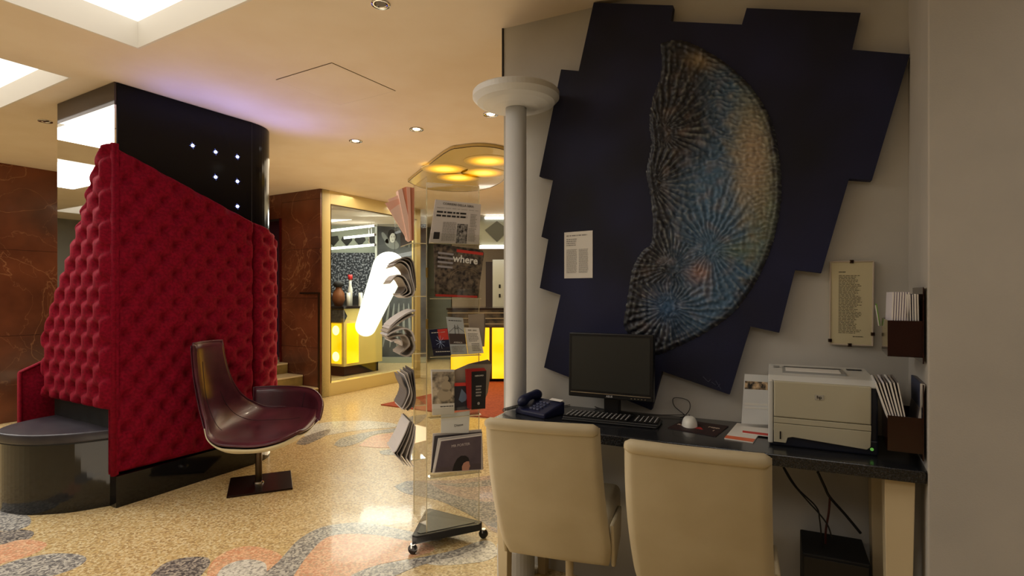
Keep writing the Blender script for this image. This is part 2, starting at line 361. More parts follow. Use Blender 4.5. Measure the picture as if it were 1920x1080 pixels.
# desk wall, side pilaster, far and rear walls
def dbox(mb, u0, v0, z0, u1, v1, z1): return mb.prism([tuple(D(u0, v0)[:2]), tuple(D(u1, v0)[:2]), tuple(D(u1, v1)[:2]), tuple(D(u0, v1)[:2])], z0, z1)
def gbox(mb, g0, a0, z0, g1, a1, z1): return mb.prism([tuple(G(g0, a0)[:2]), tuple(G(g1, a0)[:2]), tuple(G(g1, a1)[:2]), tuple(G(g0, a1)[:2])], z0, z1)
struct('wall_desk', dbox(MB(), -1.205, 2.382, 0, .75, 2.50, H), M_wall)
struct('trim_1', dbox(MB(), -1.213, 2.376, 2.19, -1.205, 2.50, H), M_blackm)
struct('wall_right', gbox(MB(), .255, 1.974, 0, 3.2, 3.6, H), M_wallr, bevel=.004)
struct('wall_west', gbox(MB(), -11.6, -4, 0, -11.5, 8, H), mat('west_paint', s(128,126,116), .9))
struct('wall_rear', MB().box(-11, -4.1, 0, 5, -4, H+.2), mat('rear_paint', s(150,140,125), .9))
struct('wall_east', MB().box(4.9, -4, 0, 5, 12, H+.2), mat('rear_paint', s(150,140,125), .9))
struct('wall_back', MB().box(-11, 12.0, 0, 5, 12.1, H), mat('back_paint', s(196,176,130), .8))
# marble walls made of slabs
def slabs(name, fn, L, h0, h1, bw, bh, th=.03, nslots=None):
    base = struct(name, fn(0, L, h0, h1, 0), M_blackm)
    x = 0
    while x < L - 1e-3:
        x1 = min(x + bw, L); z = h0
        while z < h1 - 1e-3:
            z1 = min(z + bh, h1)
            part('marble_slab', fn(x+.0015, x1-.0015, z+.0015, z1-.0015, th), M_marble, base)
            z = z1
        x = x1
    return base
slabs('wall_left', lambda x0, x1, z0, z1, t: gbox(MB(), -7.145 - (0 if t else .1), 1.95+x0, z0, -7.145 + t, 1.95+x1, z1), 3.3, 0, H, 1.0, .87)
# stair wall: two pieces with a dark opening between them; positions along -g
slabs('wall_stair', lambda x0, x1, z0, z1, t: gbox(MB(), -5.43-x1, 4.66-t, z0, -5.43-x0, 4.66 + (0 if t else .12), z1), .735, 0, H, .74, .62, .02)
slabs('wall_stair_left', lambda x0, x1, z0, z1, t: gbox(MB(), -6.95-x1, 4.66-t, z0, -6.95-x0, 4.66 + (0 if t else .12), z1), .24, 0, H, .3, .62, .02)
slabs('wall_stair_top', lambda x0, x1, z0, z1, t: gbox(MB(), -6.165-x1, 4.66-t, z0, -6.165-x0, 4.66 + (0 if t else .12), z1), .785, 2.28, H, .8, .62, .02)
struct('door_1', gbox(MB(), -6.19, 4.62, .4, -6.165, 4.80, 2.28), mat('polished_jamb', s(120,40,40), .1, metal=.8))
lt = thing('reflection_strip', 'thin pinkish vertical glowing strips imitating reflections inside the dark doorway left of the marble wall', 'light', G(-6.21, 4.75, .9), RG)
for z in (.0, .5, .95): part('tube', MB().box(-.006, -.01, z, .006, .01, z+.35), mat('pink_glint', (1, .3, .6), .4, emis=(1, .25, .5), es=3), lt)  # glowing pink strips stand in for magenta reflections, no lamp here
struct('wall_corridor', gbox(MB(), -7.1, 4.98, .4, -6.16, 5.05, H), mat('corridor_paint', s(60,22,40), .6))

# ------------------------------------------------------------------ storefront
def gpt(g, a, z): return G(g, a, z)
sf = thing('glass_storefront', 'cream-framed glass storefront of the bar, between the marble wall and the rack', 'window', G(-5.43, 4.66, 0), RG)
# local: x = g offset, y = a offset
L = 1.9
def sfb(x0, y0, z0, x1, y1, z1): return MB().box(x0, y0, z0, x1, y1, z1)
part('jamb', sfb(-.10, 0, 0, .0, .14, H), M_frame, sf, bevel=.004)
part('head', sfb(-.10, .14, 2.43, .0, L-.09, H), M_frame, sf, bevel=.004)
part('sill', sfb(-.10, .14, 0, .0, L-.09, .165), M_frame, sf, bevel=.004)
part('post', sfb(-.10, L-.09, 0, .0, L, H), M_frame, sf, bevel=.004)
part('pane', sfb(-.056, .14, .165, -.044, L-.09, 2.43), M_glass, sf)
part('bead', MB().box(-.004, .139, .165, .004, .147, 2.43).box(-.004, .147, 2.42, .004, L-.09, 2.43), M_bronze, sf)

# stairs
st = thing('staircase', 'three olive stone steps with pale treads rising beside the marble wall', 'stairs', G(-5.455, 4.63, 0), RG)
for k in range(3):
    x1 = -.29*k
    part('riser', MB().box(x1-.02 if k < 2 else x1-.7, -2.0, .134*k, x1, 0, .134*(k+1)-.02), M_step, st)
    part('tread', MB().box(x1-.31 if k < 2 else -1.65, -2.0, .134*(k+1)-.02, x1+.006, 0, .134*(k+1)), M_tread, st, bevel=.003)
hr = thing('handrail', 'dark bronze flat handrail at the foot of the stone steps', 'handrail', G(-5.41, 4.60, .134), RG)
part('post', MB().box(-.012, -.008, 0, .012, .008, 1.17), M_bronze, hr)
part('rail', MB().box(-.34, -.012, 1.155, .012, .012, 1.18), M_bronze, hr)

# ------------------------------------------------------------------ bar seen through the glass
bc = thing('bar_counter', 'cream bar counter with two glowing yellow panels behind the storefront glass', 'counter', G(-6.487, 5.993, 0), RG)
part('plinth', MB().box(-1.2, .05, 0, -.05, .80, .157), M_blackm, bc)
part('body', MB().box(-1.3, 0, .157, 0, .845, 1.06), mat('bar_cream', s(222,206,130), .4), bc, bevel=.006)
part('countertop', MB().box(-1.34, -.04, 1.06, .04, .88, 1.10), mat('bar_top', s(40,32,30), .15), bc, bevel=.005)
part('lit_panel', MB().box(-1.2, -.012, .20, -.05, 0, .83), M_yel, bc, label='glowing yellow panel on the left face')
part('lit_panel', MB().box(0, .06, .20, .012, .30, .83), M_yel, bc)
part('lamp_glow', MB().lathe([(.0, 0), (.075, 0), (.075, .004), (0, .004)], 20, Matrix.Translation((-.16, -.013, .72)) @ Matrix.Rotation(R(90), 4, 'X')), M_yhot, bc)
part('lamp_glow', MB().lathe([(.0, 0), (.075, 0), (.075, .004), (0, .004)], 20, Matrix.Translation((-.16, -.013, .31)) @ Matrix.Rotation(R(90), 4, 'X')), M_yhot, bc)
part('hexagon_plaque', MB().extr([(-.6, -.015, 1.04), (.0, -.015, 1.04), (.013, .0, 1.04), (.013, .06, .945), (.013, 0, .85), (0, -.015, .85), (-.6, -.015, .85)], (0, 0, .0)), M_stone, bc)
part('plaque', MB().box(-.6, -.03, .85, .02, -.001, 1.04), vary(mat('grey_slate', s(92,88,84), .4), s(76,72,70), s(112,108,100), 20), bc)
bc.children[-2].name = 'plaque_return'
def jar(name, label, cat, x, g, a, prof, m, extra=None):
    t = thing(name, label, cat, G(g, a, 1.10), 0); part('body', MB().lathe(prof, 20), m, t, smooth=True)
    if extra: part(extra[0], MB().lathe(extra[1], 16), extra[2], t, smooth=True)
    return t
Mgl = mat('white_ceramic', s(225,225,215), .3)
jar('bottle', 'tall white bottle with a red cap on the bar', 'bottle', 0, -6.62, 6.25, [(0, 0), (.035, 0), (.035, .26), (.022, .33), (.022, .42), (0, .42)], Mgl, ('cap', [(0, .42), (.035, .42), (.035, .50), (0, .5)], mat('red_cap', s(190,40,40), .4)))
jar('candle', 'white pillar candle on the bar, left of its neighbour', 'candle', 0, -6.52, 6.12, [(0, 0), (.03, 0), (.03, .21), (0, .21)], Mgl, ('wick', [(0, .21), (.003, .21), (.003, .225), (0, .225)], M_black))
jar('candle', 'white pillar candle on the bar, nearest the glowing lamp', 'candle', 0, -6.30, 6.16, [(0, 0), (.03, 0), (.03, .21), (0, .21)], Mgl, ('wick', [(0, .21), (.003, .21), (.003, .225), (0, .225)], M_black))
jar('vase', 'round brown vase at the left end of the bar', 'vase', 0, -6.72, 6.1, [(0, 0), (.06, 0), (.10, .1), (.09, .2), (.05, .27), (.045, .30), (0, .3)], mat('brown_glaze', s(130,80,50), .3), ('foliage', [(.04, .29), (.09, .33), (.07, .38), (0, .40)], M_blackm))
# glowing pill lamp
pt, pb = onv(729, 503, (0, 1), 8.42), onv(686, 611, (0, 1), 8.42)
t = thing('pendant_lamp', 'leaning white glowing pill-shaped lamp behind the storefront glass', 'lamp', pb, 0, world=True)
rt, rb = .256, .165
outl = []
for k in range(33):
    f = k/32
    cpt = pb.lerp(pt, f); rr = rb + (rt-rb)*f; outl.append((cpt, rr))
ax = (pt-pb).normalized(); path = []; rad = []
for k in range(8):
    a = k/8*math.pi/2; path.append(pb - ax*rb*math.cos(a)); rad.append(max(rb*math.sin(a), .002))
path += [c for c, r_ in outl]; rad += [r_ for c, r_ in outl]
for k in range(1, 9):
    a = k/8*math.pi/2; path.append(pt + ax*rt*math.sin(a)); rad.append(max(rt*math.cos(a), .002))
mb = MB().tube(path, rad, 28)
mb.v = [(x, pb.y + (y - pb.y)*.4, z) for x, y, z in mb.v]
part('shade', mb, M_lampw, t, smooth=True)
tp = pt + ax*rt
part('cable', MB().tube([tp - ax*.01, Vector((tp.x, tp.y, H))], .003, 6), M_black, t)
# back wall of the bar: mural, frieze, speckled screen, tubes
def wq(mb, x0, y0, x1, y1, Y, th=.02):
    a, b = onv(x0, y0, (0, 1), Y), onv(x1, y1, (0, 1), Y); return mb.box(a.x, Y, b.z, b.x, Y+th, a.z)
mu = thing('mural', 'dark grey mural of a pale-faced figure in a ruff collar behind the bar', 'mural', onv(745, 688, (0, 1), 10.2) , 0, world=True)
part('panel', wq(MB(), 707, 409, 800, 670, 10.2), vary(mat('mural_grey', s(70,74,76), .7), s(52,54,56), s(96,100,102), 1.6, 4), mu)
part('edge_post', wq(MB(), 703, 411, 707, 690, 10.17, .05), mat('pale_post', s(205,210,200), .4), mu)
part('base', wq(MB(), 707, 670, 800, 688, 10.15, .06), mat('base_grey', s(150,156,140), .5), mu)
def ell(mb, x, y, rx, ry, rot, Y, n=24):
    c = onv(x, y, (0, 1), Y); k = Y/F; pts = []
    for i in range(n):
        a = 2*math.pi*i/n; dx, dz = rx*k*math.cos(a), ry*k*math.sin(a); cr, sr = math.cos(rot), math.sin(rot)
        pts.append((c.x + dx*cr - dz*sr, Y, c.z + dx*sr + dz*cr))
    return mb.extr(pts, (0, .004, 0))
Mpale = mat('mural_pale', s(225,228,222), .8); Mmid = mat('mural_mid', s(140,145,143), .8); Mdk = mat('mural_dark', s(38,38,40), .8)
part('ruff', ell(ell(MB(), 735, 457, 14, 9, -.5, 10.194), 722, 446, 4, 12, .5, 10.194), Mmid, mu)
part('hair', ell(MB(), 735, 442, 8, 12, .1, 10.190), Mdk, mu)
part('face', ell(MB(), 736, 446, 5.5, 9, -.1, 10.186), Mpale, mu)
for fx, fy, fw in ((734, 444, 1), (738.5, 444, 1), (736.5, 450.5, 1.5)): part('mouth' if fy > 450 else 'eye', ell(MB(), fx, fy, fw, .6, 0, 10.182), Mdk, mu)
for k in range(6):
    part('drapery_fold', ell(MB(), 724 + k*11, 610, 2.2, 42, .05*(k-3), 10.194), Mmid, mu)
bw_ = thing('bar_back_wall', 'speckled dark bar back wall under a frieze of grey diamonds', 'wall panel', onv(660, 688, (0, 1), 10.4), 0, world=True)
def speck(name, c0, c1):
    m = mat(name, c0, .3); b = m.node_tree.nodes['Principled BSDF']; g = nn(m, 'ShaderNodeNewGeometry'); v = nn(m, 'ShaderNodeTexNoise')
    v.inputs['Scale'].default_value = 30; v.inputs['Detail'].default_value = 2; lk(m, g.outputs['Position'], v.inputs['Vector'])
    cr = nn(m, 'ShaderNodeValToRGB'); cr.color_ramp.elements[0].color = (*c0, 1); cr.color_ramp.elements[1].color = (*c1, 1)
    cr.color_ramp.elements[0].position = .5; cr.color_ramp.elements[1].position = .62
    lk(m, v.outputs['Fac'], cr.inputs[0]); lk(m, cr.outputs[0], b.inputs['Base Color']); return m
part('screen', wq(MB(), 540, 474, 703, 560, 10.4), speck('speckle', s(46,52,60), s(170,176,184)), bw_)
part('cabinet', wq(MB(), 540, 556, 703, 690, 10.36, .06), M_blackm, bw_)
part('frieze', wq(MB(), 540, 414, 703, 474, 10.42), mat('frieze_pale', s(176,184,166), .5), bw_)
for k in range(5):
    cx = 600 + k*25; dz = MB(); pts = [onv(cx+dx, y, (0, 1), 10.41) for dx, y in ((-10.5, 450), (-8, 444), (8, 442), (10.5, 450), (0, 462))]
    part('diamond', dz.extr(pts, (0, .012, 0)), mat('diamond_grey', s(52,54,50), .4), bw_)
for k, (x0, y0, x1, y1, Y) in enumerate([(600,416,686,407,9.6), (600,435,702,423,10.0), (645,446,702,440,9.9), (600,468,702,459,10.1)]):
    a, b = onv(x0, y0, (0, 1), Y), onv(x1, y1, (0, 1), Y)
    tt = thing('tube_light', ['thin white tube light on the bar ceiling, topmost of four', 'white tube light above the grey diamonds of the bar', 'short white tube light crossing the grey diamonds', 'white tube light along the foot of the diamond frieze'][k], 'light', a, 0, 'tube lights over the bar', world=True)
    part('tube', MB().tube([a, b], .022, 8), mat('tube_white', (1, 1, 1), .4, emis=(1, 1, .95), es=3.5), tt)
    if a.z < 2.5: part('hanger', MB().tube([a.lerp(b, .9), Vector((*a.lerp(b, .9).xy, H))], .006, 6), M_chrome, tt)
    part('end_cap', MB().tube([b, b + (b-a).normalized()*.03], .026, 8), M_chrome, tt)
struct('wall_bar', MB().box(-8, 10.7, 0, -1.2, 10.8, H), mat('bar_wall', s(96,98,88), .7))

# ------------------------------------------------------------------ reception counter behind the rack
rc = thing('reception_counter', 'dark stone-topped counter with glowing yellow front, behind the newspaper rack', 'counter', (-.9, 7.9, 0), 0)
part('plinth', MB().box(.02, .1, 0, 2.4, .7, .05), M_blackm, rc)
part('body', MB().box(0, .02, .05, 2.45, .75, 1.06), mat('walnut', s(60,45,30), .4), rc)
for k in range(4): part('lit_panel', MB().box(.01 + k*.60, 0, .06, .57 + k*.60, .02, .80), M_yel, rc, label='glowing yellow front panel')
part('stone_band', MB().box(-.03, -.03, .82, 2.5, .76, 1.06), vary(mat('cleft_stone', s(60,52,44), .35), s(34,30,28), s(104,92,74), 7, 6, bump=1, bscale=30), rc)
for k in range(3): part('ledge', MB().box(-.035, -.045, .85+k*.08, 2.5, -.03, .865+k*.08), mat('ledge_stone', s(150,140,118), .3), rc)
part('countertop', MB().box(-.05, -.05, 1.06, 2.52, .78, 1.09), mat('bar_top', s(40,32,30), .15), rc, bevel=.004)
cbx = thing('cabinet', 'pale grey cabinet with small dark holes behind the far counter', 'cabinet', onv(948, 600, (0, 1), 9.2).xy.to_3d(), 0)
part('body', MB().box(-.22, 0, 0, .5, .4, 1.87), mat('cabinet_grey', s(176,176,166), .4), cbx, bevel=.005)
for x, z in ((-.1, 1.42), (.0, 1.42), (-.1, 1.26)): part('hole', MB().box(x-.016, -.005, z-.03, x+.016, .002, z+.03), M_black, cbx)
cv = thing('cove_canopy', 'pale light cove with dark diamonds above the far counter', 'canopy', (-.55, 9.0, 1.95), 0)
part('band', MB().box(0, .02, .15, 2.0, .12, .62), mat('frieze_grey', s(120,122,112), .5), cv)
part('light_strip', MB().box(0, -.02, .10, 2.0, .12, .15), mat('tube_white', (1, 1, 1)), cv)
part('light_strip', MB().box(.1, -.02, .58, 2.0, .12, .62), mat('tube_white', (1, 1, 1)), cv)
for k in range(4): part('diamond', MB().extr([(.1+k*.45, .01, .4), (.3+k*.45, .01, .55), (.5+k*.45, .01, .4), (.3+k*.45, .01, .2)], (0, .01, 0)), mat('diamond_grey', (0, 0, 0)), cv)
struct('wall_reception', MB().box(-1.15, 10.4, 0, 4.9, 10.5, H), mat('reception_wall', s(120,104,84), .7))
dr = part('noticeboard', MB().box(-.5, 10.34, .9, -.28, 10.4, 1.9), mat('dark_board', s(50,34,28), .5), label='dark upright panel on the wall left of the grey cabinet', cat='panel')

# amber lit ceiling panel
am = [W(x, y, H) for x, y in [(765,336),(832,282),(865,271),(905,268),(946,275),(965,290),(958,312),(939,337),(908,350),(865,355),(800,350)]]
cen = sum(am, Vector())/len(am); cen.z = H
t = thing('ceiling_panel', 'rounded translucent ceiling panel with amber lamp spots above the newspaper rack', 'ceiling light', cen, 0, world=True)
cl = spline(am + [am[0]], 4)[:-1]
part('plate', MB().prism([(p.x, p.y) for p in cl], H-.03, H-.002), mat('amber_plate', s(214,190,120), .25, coat=.5), t)
part('rim', MB().tube([Vector((p.x, p.y, H-.03)) for p in cl + [cl[0]]], .003, 6), M_bronze, t)
def spotglow(name, R0):
    m = mat(name, s(214,190,120), .3); b = m.node_tree.nodes['Principled BSDF']; tc = nn(m, 'ShaderNodeTexCoord')
    ln = nn(m, 'ShaderNodeVectorMath'); ln.operation = 'LENGTH'; lk(m, tc.outputs['Object'], ln.inputs[0])
    mr = nn(m, 'ShaderNodeMapRange'); mr.inputs['From Min'].default_value = 0; mr.inputs['From Max'].default_value = R0; mr.inputs['To Min'].default_value = 1; mr.inputs['To Max'].default_value = 0
    mr.interpolation_type = 'SMOOTHSTEP'
    lk(m, ln.outputs['Value'], mr.inputs['Value'])
    cr = nn(m, 'ShaderNodeValToRGB'); e = cr.color_ramp.elements; e[0].color = (0, 0, 0, 1); e[1].color = (1, .85, .12, 1); n = e.new(.45); n.color = (.8, .35, 0, 1)
    lk(m, mr.outputs[0], cr.inputs[0]); lk(m, cr.outputs[0], b.inputs['Emission Color']); b.inputs['Emission Strength'].default_value = 1.3; return m
Mag = spotglow('amber_lamp_glow', .235)
for x, y in ((834,317), (859,333), (906,324), (915,302)):
    p = W(x, y, H-.031); o = part('lamp_spot', MB().lathe([(0, 0), (.235, 0), (.235, -.002), (0, -.002)], 28), Mag, t, shift=1); o.location = p - cen

# downlights, access panel, other ceiling fittings
def downlight(x, y, label, lit=True, r=.055, warm=(1, .85, .6), e=16):
    p = W(x, y, H); t = thing('downlight', label, 'downlight', p, 0, 'recessed ceiling downlights')
    part('ring', MB().lathe([(r*.62, 0), (r*.62, -.004), (r, -.006), (r, 0)], 24), M_chrome, t, smooth=True)
    part('bulb', MB().lathe([(0, -.002), (r*.55, -.002), (r*.55, 0), (0, 0)], 20), mat('bulb_lit', (1, 1, 1), .4, emis=(1, .95, .85), es=8) if lit else mat('bulb_off', s(70,60,50), .4), t)
    if lit: spot('downlight_beam', p - Vector((0, 0, .02)), p - Vector((0, 0, 2.6)), e, warm, 120, .8, .04)
downlight(667, 264, 'small lit ceiling downlight, farthest left of the lit three')
downlight(781, 242, 'small lit ceiling downlight between the other two lit ones')
downlight(920, 214, 'small lit ceiling downlight just left of the white column head')
downlight(85, 227, 'unlit dark ceiling downlight above the left marble wall', False, .045)
downlight(714, 7, 'round grey ceiling fitting at the top edge of the picture', False, .042)
ap = [W(x, y, H) for x, y in [(517,149),(637,196.5),(742,170),(622,117)]]
c0 = sum(ap, Vector())/4
t = thing('access_panel', 'flush square ceiling access panel outlined by a thin dark gap', 'ceiling panel', c0, 0, world=True)
part('leaf', MB().prism([tuple((c0 + (p-c0)*.985).xy) for p in ap], H-.003, H-.0005), M_ceil, t)
part('gap', MB().prism([tuple(p.xy) for p in ap], H-.0015, H-.0004), mat('gap_dark', s(90,70,50), .9), t)

# ------------------------------------------------------------------ black column clad in red velvet
KG, KA = -3.779, 1.675
def pod_path(off, t0=0, n=14, r=.29, full=True, back=1.1):
    # path in grid coords (g, a): along the front face, round the far right corner, then along the back
    pts = [(KG+off, KA+t0), (KG+off, KA+.91)]
    R_ = r+off
    for k in range(1, n+1):
        a = k/n*math.pi/2; pts.append((KG - r + R_*math.cos(a), KA+.91 + R_*math.sin(a)))
    return pts
cp_ = pod_path(0) ; cp_ += [(KG-.79, KA+.91+.29), (KG-.79, KA)]
ct = thing('clad_column', 'black lacquer column with mirrored left face and small white star lights', 'column', G(KG-.4, KA+.5, 0), 0, world=True)
part('shaft', MB().prism([tuple(G(g, a).xy) for g, a in cp_], 0, H-.001), M_lacq, ct, bevel=.003)
part('mirror_face', gbox(MB(), KG-.785, KA-.012, .3, KG-.003, KA-.001, 2.46), M_mirror, ct, label='mirror glass on the left face')
part('mirror_top', gbox(MB(), KG-.785, KA-.012, 2.46, KG-.003, KA-.001, 2.598), mat('mirror_dark_band', s(70,62,58), .06, metal=.6), ct)  # top strip darkened: the reflected dark band is put into its colour
part('seam', gbox(MB(), KG-.001, KA+.905, 1.6, KG+.0015, KA+.909, 2.59), mat('seam_grey', s(40,40,42), .5), ct)
for x, y in ((361,273), (404,285), (445,294), (404,332), (445,340), (445,387)):
    p = onv(x, y, GN, KG+.002)
    M_ = Matrix.Translation(p) @ Matrix.Rotation(RG, 4, 'Z') @ Matrix.Rotation(R(90), 4, 'Y')
    o = part('star_light', MB().lathe([(0, 0), (.010, 0), (.010, .004), (0, .006)], 12, M_), mat('star_white', (1, 1, 1), .4, emis=(.55, .65, 1), es=14), ct)
    rays = MB()
    for q in range(8):
        a = q*math.pi/4 + .2; l_ = .024 if q % 2 == 0 else .018
        d = Vector((0, 0, 1))*math.sin(a) + G(0, 1)*math.cos(a); nrm = Vector((0, 0, 1))*math.cos(a) - G(0, 1)*math.sin(a)
        rays.extr([p + G(.001, 0) + nrm*.0016, p + G(.001, 0) + d*l_, p + G(.001, 0) - nrm*.0016], G(.0006, 0))
    part('star_facets', rays, mat('star_blue', (.2, .25, 1), .4, emis=(.2, .28, 1), es=1.6), ct)
# plinth: the lacquered skirt under the panels, and the rounded bench
part('plinth', MB().prism([tuple(G(g, a).xy) for g, a in pod_path(.004) + [(KG-.80, KA+1.2), (KG-.80, KA-.01), (KG+.004, KA-.01)]], 0, .19), M_plinth, ct)
def tuft(u, v, du=.15, dv=.19, D_=.05):
    # buttons at the corners of a diamond lattice; returns relief 0..1 times depth
    p, q = u/du + v/dv, u/du - v/dv
    ip, iq = round(p), round(q)
    dx = ((p-ip) + (q-iq))/2*du; dz = ((p-ip) - (q-iq))/2*dv
    d = math.hypot(dx, dz)
    cre = (abs(math.sin(math.pi*p))*abs(math.sin(math.pi*q)))**.45
    rad = .5 + .5*math.cos(math.atan2(dz, dx)*14)
    return D_*(.22*cre + .78*(1 - math.exp(-(d/.030)**2))) - .0016*rad*math.exp(-((d-.035)/.022)**2)
def edge(x, w=.03): return 1 - (1 - min(1, max(0, x/w)))**2 if x < w else 1
C0 = (KG+.07, KA-.045)
rp = thing('tufted_cladding', 'tall deep-buttoned red velvet cladding with sloping top, wrapped round the black column', 'upholstered panel', G(KG, KA, 0), 0, world=True)
ztop, zb = 2.206, .199
# front panel along path parametrised by length
Lf = .945
def front_pos(sv):
    if sv <= Lf: return G(C0[0], C0[1]+sv), Vector((GN[0], GN[1], 0))
    R_ = .36; a = (sv-Lf)/R_; c = (C0[0]-R_, C0[1]+Lf)
    nv = G(math.cos(a), math.sin(a)); return G(c[0], c[1]) + nv*R_, nv
def top_h(sv):
    if sv <= Lf: return ztop - (ztop-1.841)*sv/Lf
    return 1.841 - .30*(1-math.cos(min((sv-Lf)/.5, 1.57))) - .12*(sv-Lf)
def fpanel(s0, s1, nu, nv_, zb_, name, lab=None):
    def fn(i, j):
        sv = s0 + (s1-s0)*i; z1 = top_h(sv); z = zb_ + (z1-zb_)*j
        p, n = front_pos(sv)
        e = min(edge(sv-s0), edge(s1-sv), edge(z-zb_), edge(z1-z))
        off = -.066 + .022*e + tuft(sv, z)*e*.85
        q = p + n*off; return (q.x, q.y, z)
    return part(name, MB().grid(nu, nv_, fn), M_velvet, rp, smooth=True, fixn=False)
fpanel(0, Lf-.004, 100, 190, zb, 'tufted_panel')
fpanel(Lf+.004, Lf+.66, 60, 170, zb, 'tufted_panel')
# body behind it
def body(s0, s1, n):
    mb = MB(); P = []
    for i in range(n+1):
        sv = s0 + (s1-s0)*i/n; p, nrm = front_pos(sv); z1 = top_h(sv) - .004
        for off, z in ((-.060, zb), (-.060, z1), (-.069, z1), (-.069, zb)): q = p + nrm*off; P.append((q.x, q.y, z))
    fs = [(i*4+k, (i+1)*4+k, (i+1)*4+(k+1) % 4, i*4+(k+1) % 4) for i in range(n) for k in range(4)] + [(0, 1, 2, 3), (n*4+3, n*4+2, n*4+1, n*4)]
    return mb.add(P, fs)
part('backing', body(0, Lf+.66, 30), M_velvet, rp)
# left wing
wb = .593
def wt(z):
    if z < 1.008: return .888
    return .888 - (.888-.07)*(z-1.008)/(ztop-1.008)
def wfn(i, j):
    z = wb + (ztop-wb)*j; tm = wt(z); u = tm*i
    e = min(edge(u, .045), edge(tm-u, .045), edge(z-wb), edge(ztop-z))
    off = -.062 + .02*e + tuft(u+.05, z+.05)*e
    q = G(C0[0]-u, C0[1] - off*1.0 - .055); q = G(C0[0]-u, C0[1] - (off+.055) + .0)
    return (q.x, q.y, z)
part('tufted_wing', MB().grid(74, 160, wfn, True), M_velvet, rp, smooth=True, fixn=False, label='brightly lit left wing with a slanting outer edge')
mb = MB(); prof = [(0, wb), (.888, wb), (.888, 1.008), (.07, ztop), (0, ztop)]
part('wing_backing', mb.extr([G(C0[0]-u, C0[1]-.001, z) for u, z in prof], G(0, .026)), M_velvet, rp)
part('corner_welt', MB().tube([G(C0[0]-.012, C0[1]+.002, zb), G(C0[0]-.012, C0[1]+.002, ztop)], .016, 10), M_velvet, rp, smooth=True)
part('corner_welt', MB().tube([G(KG+.045, KA-.03, .2), G(KG+.045, KA-.03, .6)], .02, 8), M_velvet, rp)
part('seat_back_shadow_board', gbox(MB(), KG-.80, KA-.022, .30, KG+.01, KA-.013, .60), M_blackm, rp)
rp.children[-1].name = 'shadow_board'  # matt black board put in as shade between seat and wing
# low rear panel
lb = thing('low_velvet_panel', 'low red velvet side panel behind the rounded bench, at its left', 'upholstered panel', G(C0[0]-.93, C0[1]-.14, 0), RG)
part('pad', MB().extr([(0, 0, .42), (0, 0, .775), (0, .16, .85), (0, 1.0, 1.2), (0, 1.0, .42)], (-.07, 0, 0)), M_velvet, lb, bevel=.015, smooth=True)
part('welt', MB().tube([(.002, 0, .42), (.002, 0, .775), (.002, .16, .852), (.002, 1.0, 1.2)], .008, 8), M_velvet, lb)
part('base', MB().box(-.07, .01, 0, .0, 1.0, .42), M_plinth, lb)
# rounded bench
bn = thing('bench', 'rounded black lacquer bench with charcoal padded seat at the foot of the velvet wing', 'bench', G(C0[0]-.42, C0[1], 0), RG)
out = [(.36, .06), (.33, -.02), (.25, -.165), (.09, -.30), (-.10, -.36), (-.22, -.345), (-.34, -.25), (-.41, -.10), (-.43, .04)]
o3 = spline([(x, y, 0) for x, y in out], 6)
foot = [(p.x, p.y) for p in o3] + [(-.43, .05), (.36, .075)]
def off_poly(poly, k): return [(x*(1-k), (y-.0)*(1-k)) for x, y in poly]
part('base', MB().prism(off_poly(foot, .03), 0, .405), M_plinth, bn, smooth=False)
stp = off_poly(foot, -.01)
part('seat', MB().prism(stp, .412, .47), M_vseat, bn, bevel=.018, seg=3, smooth=True)
part('seat_seam', MB().prism(off_poly(foot, .01), .405, .413), M_blackm, bn)
# skirt running from the bench under the front panel (bulges out, then sinks back)
sk = [(0, .0), (.0, .075), (.25, .085), (.55, .05), (.92, .02), (.92, 0)]
part('skirt', MB().prism([tuple(G(KG+o_, KA-.03+t_).xy) for t_, o_ in [(0, -.02), (0, .06), (.2, .055), (.5, .035), (.95, .012), (.95, -.02)]], 0, .19), M_plinth, ct)

# ------------------------------------------------------------------ burgundy lounge chair
lc = thing('lounge_chair', 'burgundy leather lounge chair with tall narrow back and one arm, cream underside', 'chair', (-1.725, 3.70, 0), R(0))
prof = [(-.345, .985), (-.352, .88), (-.350, .75), (-.338, .62), (-.305, .50), (-.235, .405), (-.12, .36), (.02, .36), (.16, .367), (.29, .392), (.375, .43)]
hw = [.125, .140, .165, .20, .245, .29, .325, .345, .345, .31, .20]
cup = [.03, .04, .055, .075, .085, .08, .065, .055, .05, .05, .045]
def interp(arr, t):
    x = t*(len(arr)-1); i = min(int(x), len(arr)-2); f = x-i
    p0, p1, p2, p3 = arr[max(i-1, 0)], arr[i], arr[i+1], arr[min(i+2, len(arr)-1)]
    return .5*((2*p1) + (p2-p0)*f + (2*p0-5*p1+4*p2-p3)*f*f + (3*p1-p0-3*p2+p3)*f**3)
px_ = [p[0] for p in prof]; pz_ = [p[1] for p in prof]
def seat_pt(t, v, off=0):
    x, z = interp(px_, t), interp(pz_, t); w_, c_ = interp(hw, t), interp(cup, t)
    x2, z2 = interp(px_, min(t+.01, 1)), interp(pz_, min(t+.01, 1)); x1, z1 = interp(px_, max(t-.01, 0)), interp(pz_, max(t-.01, 0))
    tx, tz = x2-x1, z2-z1; l_ = math.hypot(tx, tz); nx, nz = -tz/l_, tx/l_
    if nz < 0 and t > .6: nx, nz = -nx, -nz
    # nx,nz points to the sitter's side (forward and up)
    if nx < 0 and t < .5: nx, nz = -nx, -nz
    f_ = max(0, 1-2.5*t); asym = .05*v*min(1, max(0, (t-.25)*4)) - .01
    b_ = c_*abs(v)**2.4
    yy = w_*v - .055*f_
    return Vector((x + nx*(b_+off) + .22*w_*v*f_, yy, z + nz*(b_+off) + asym))
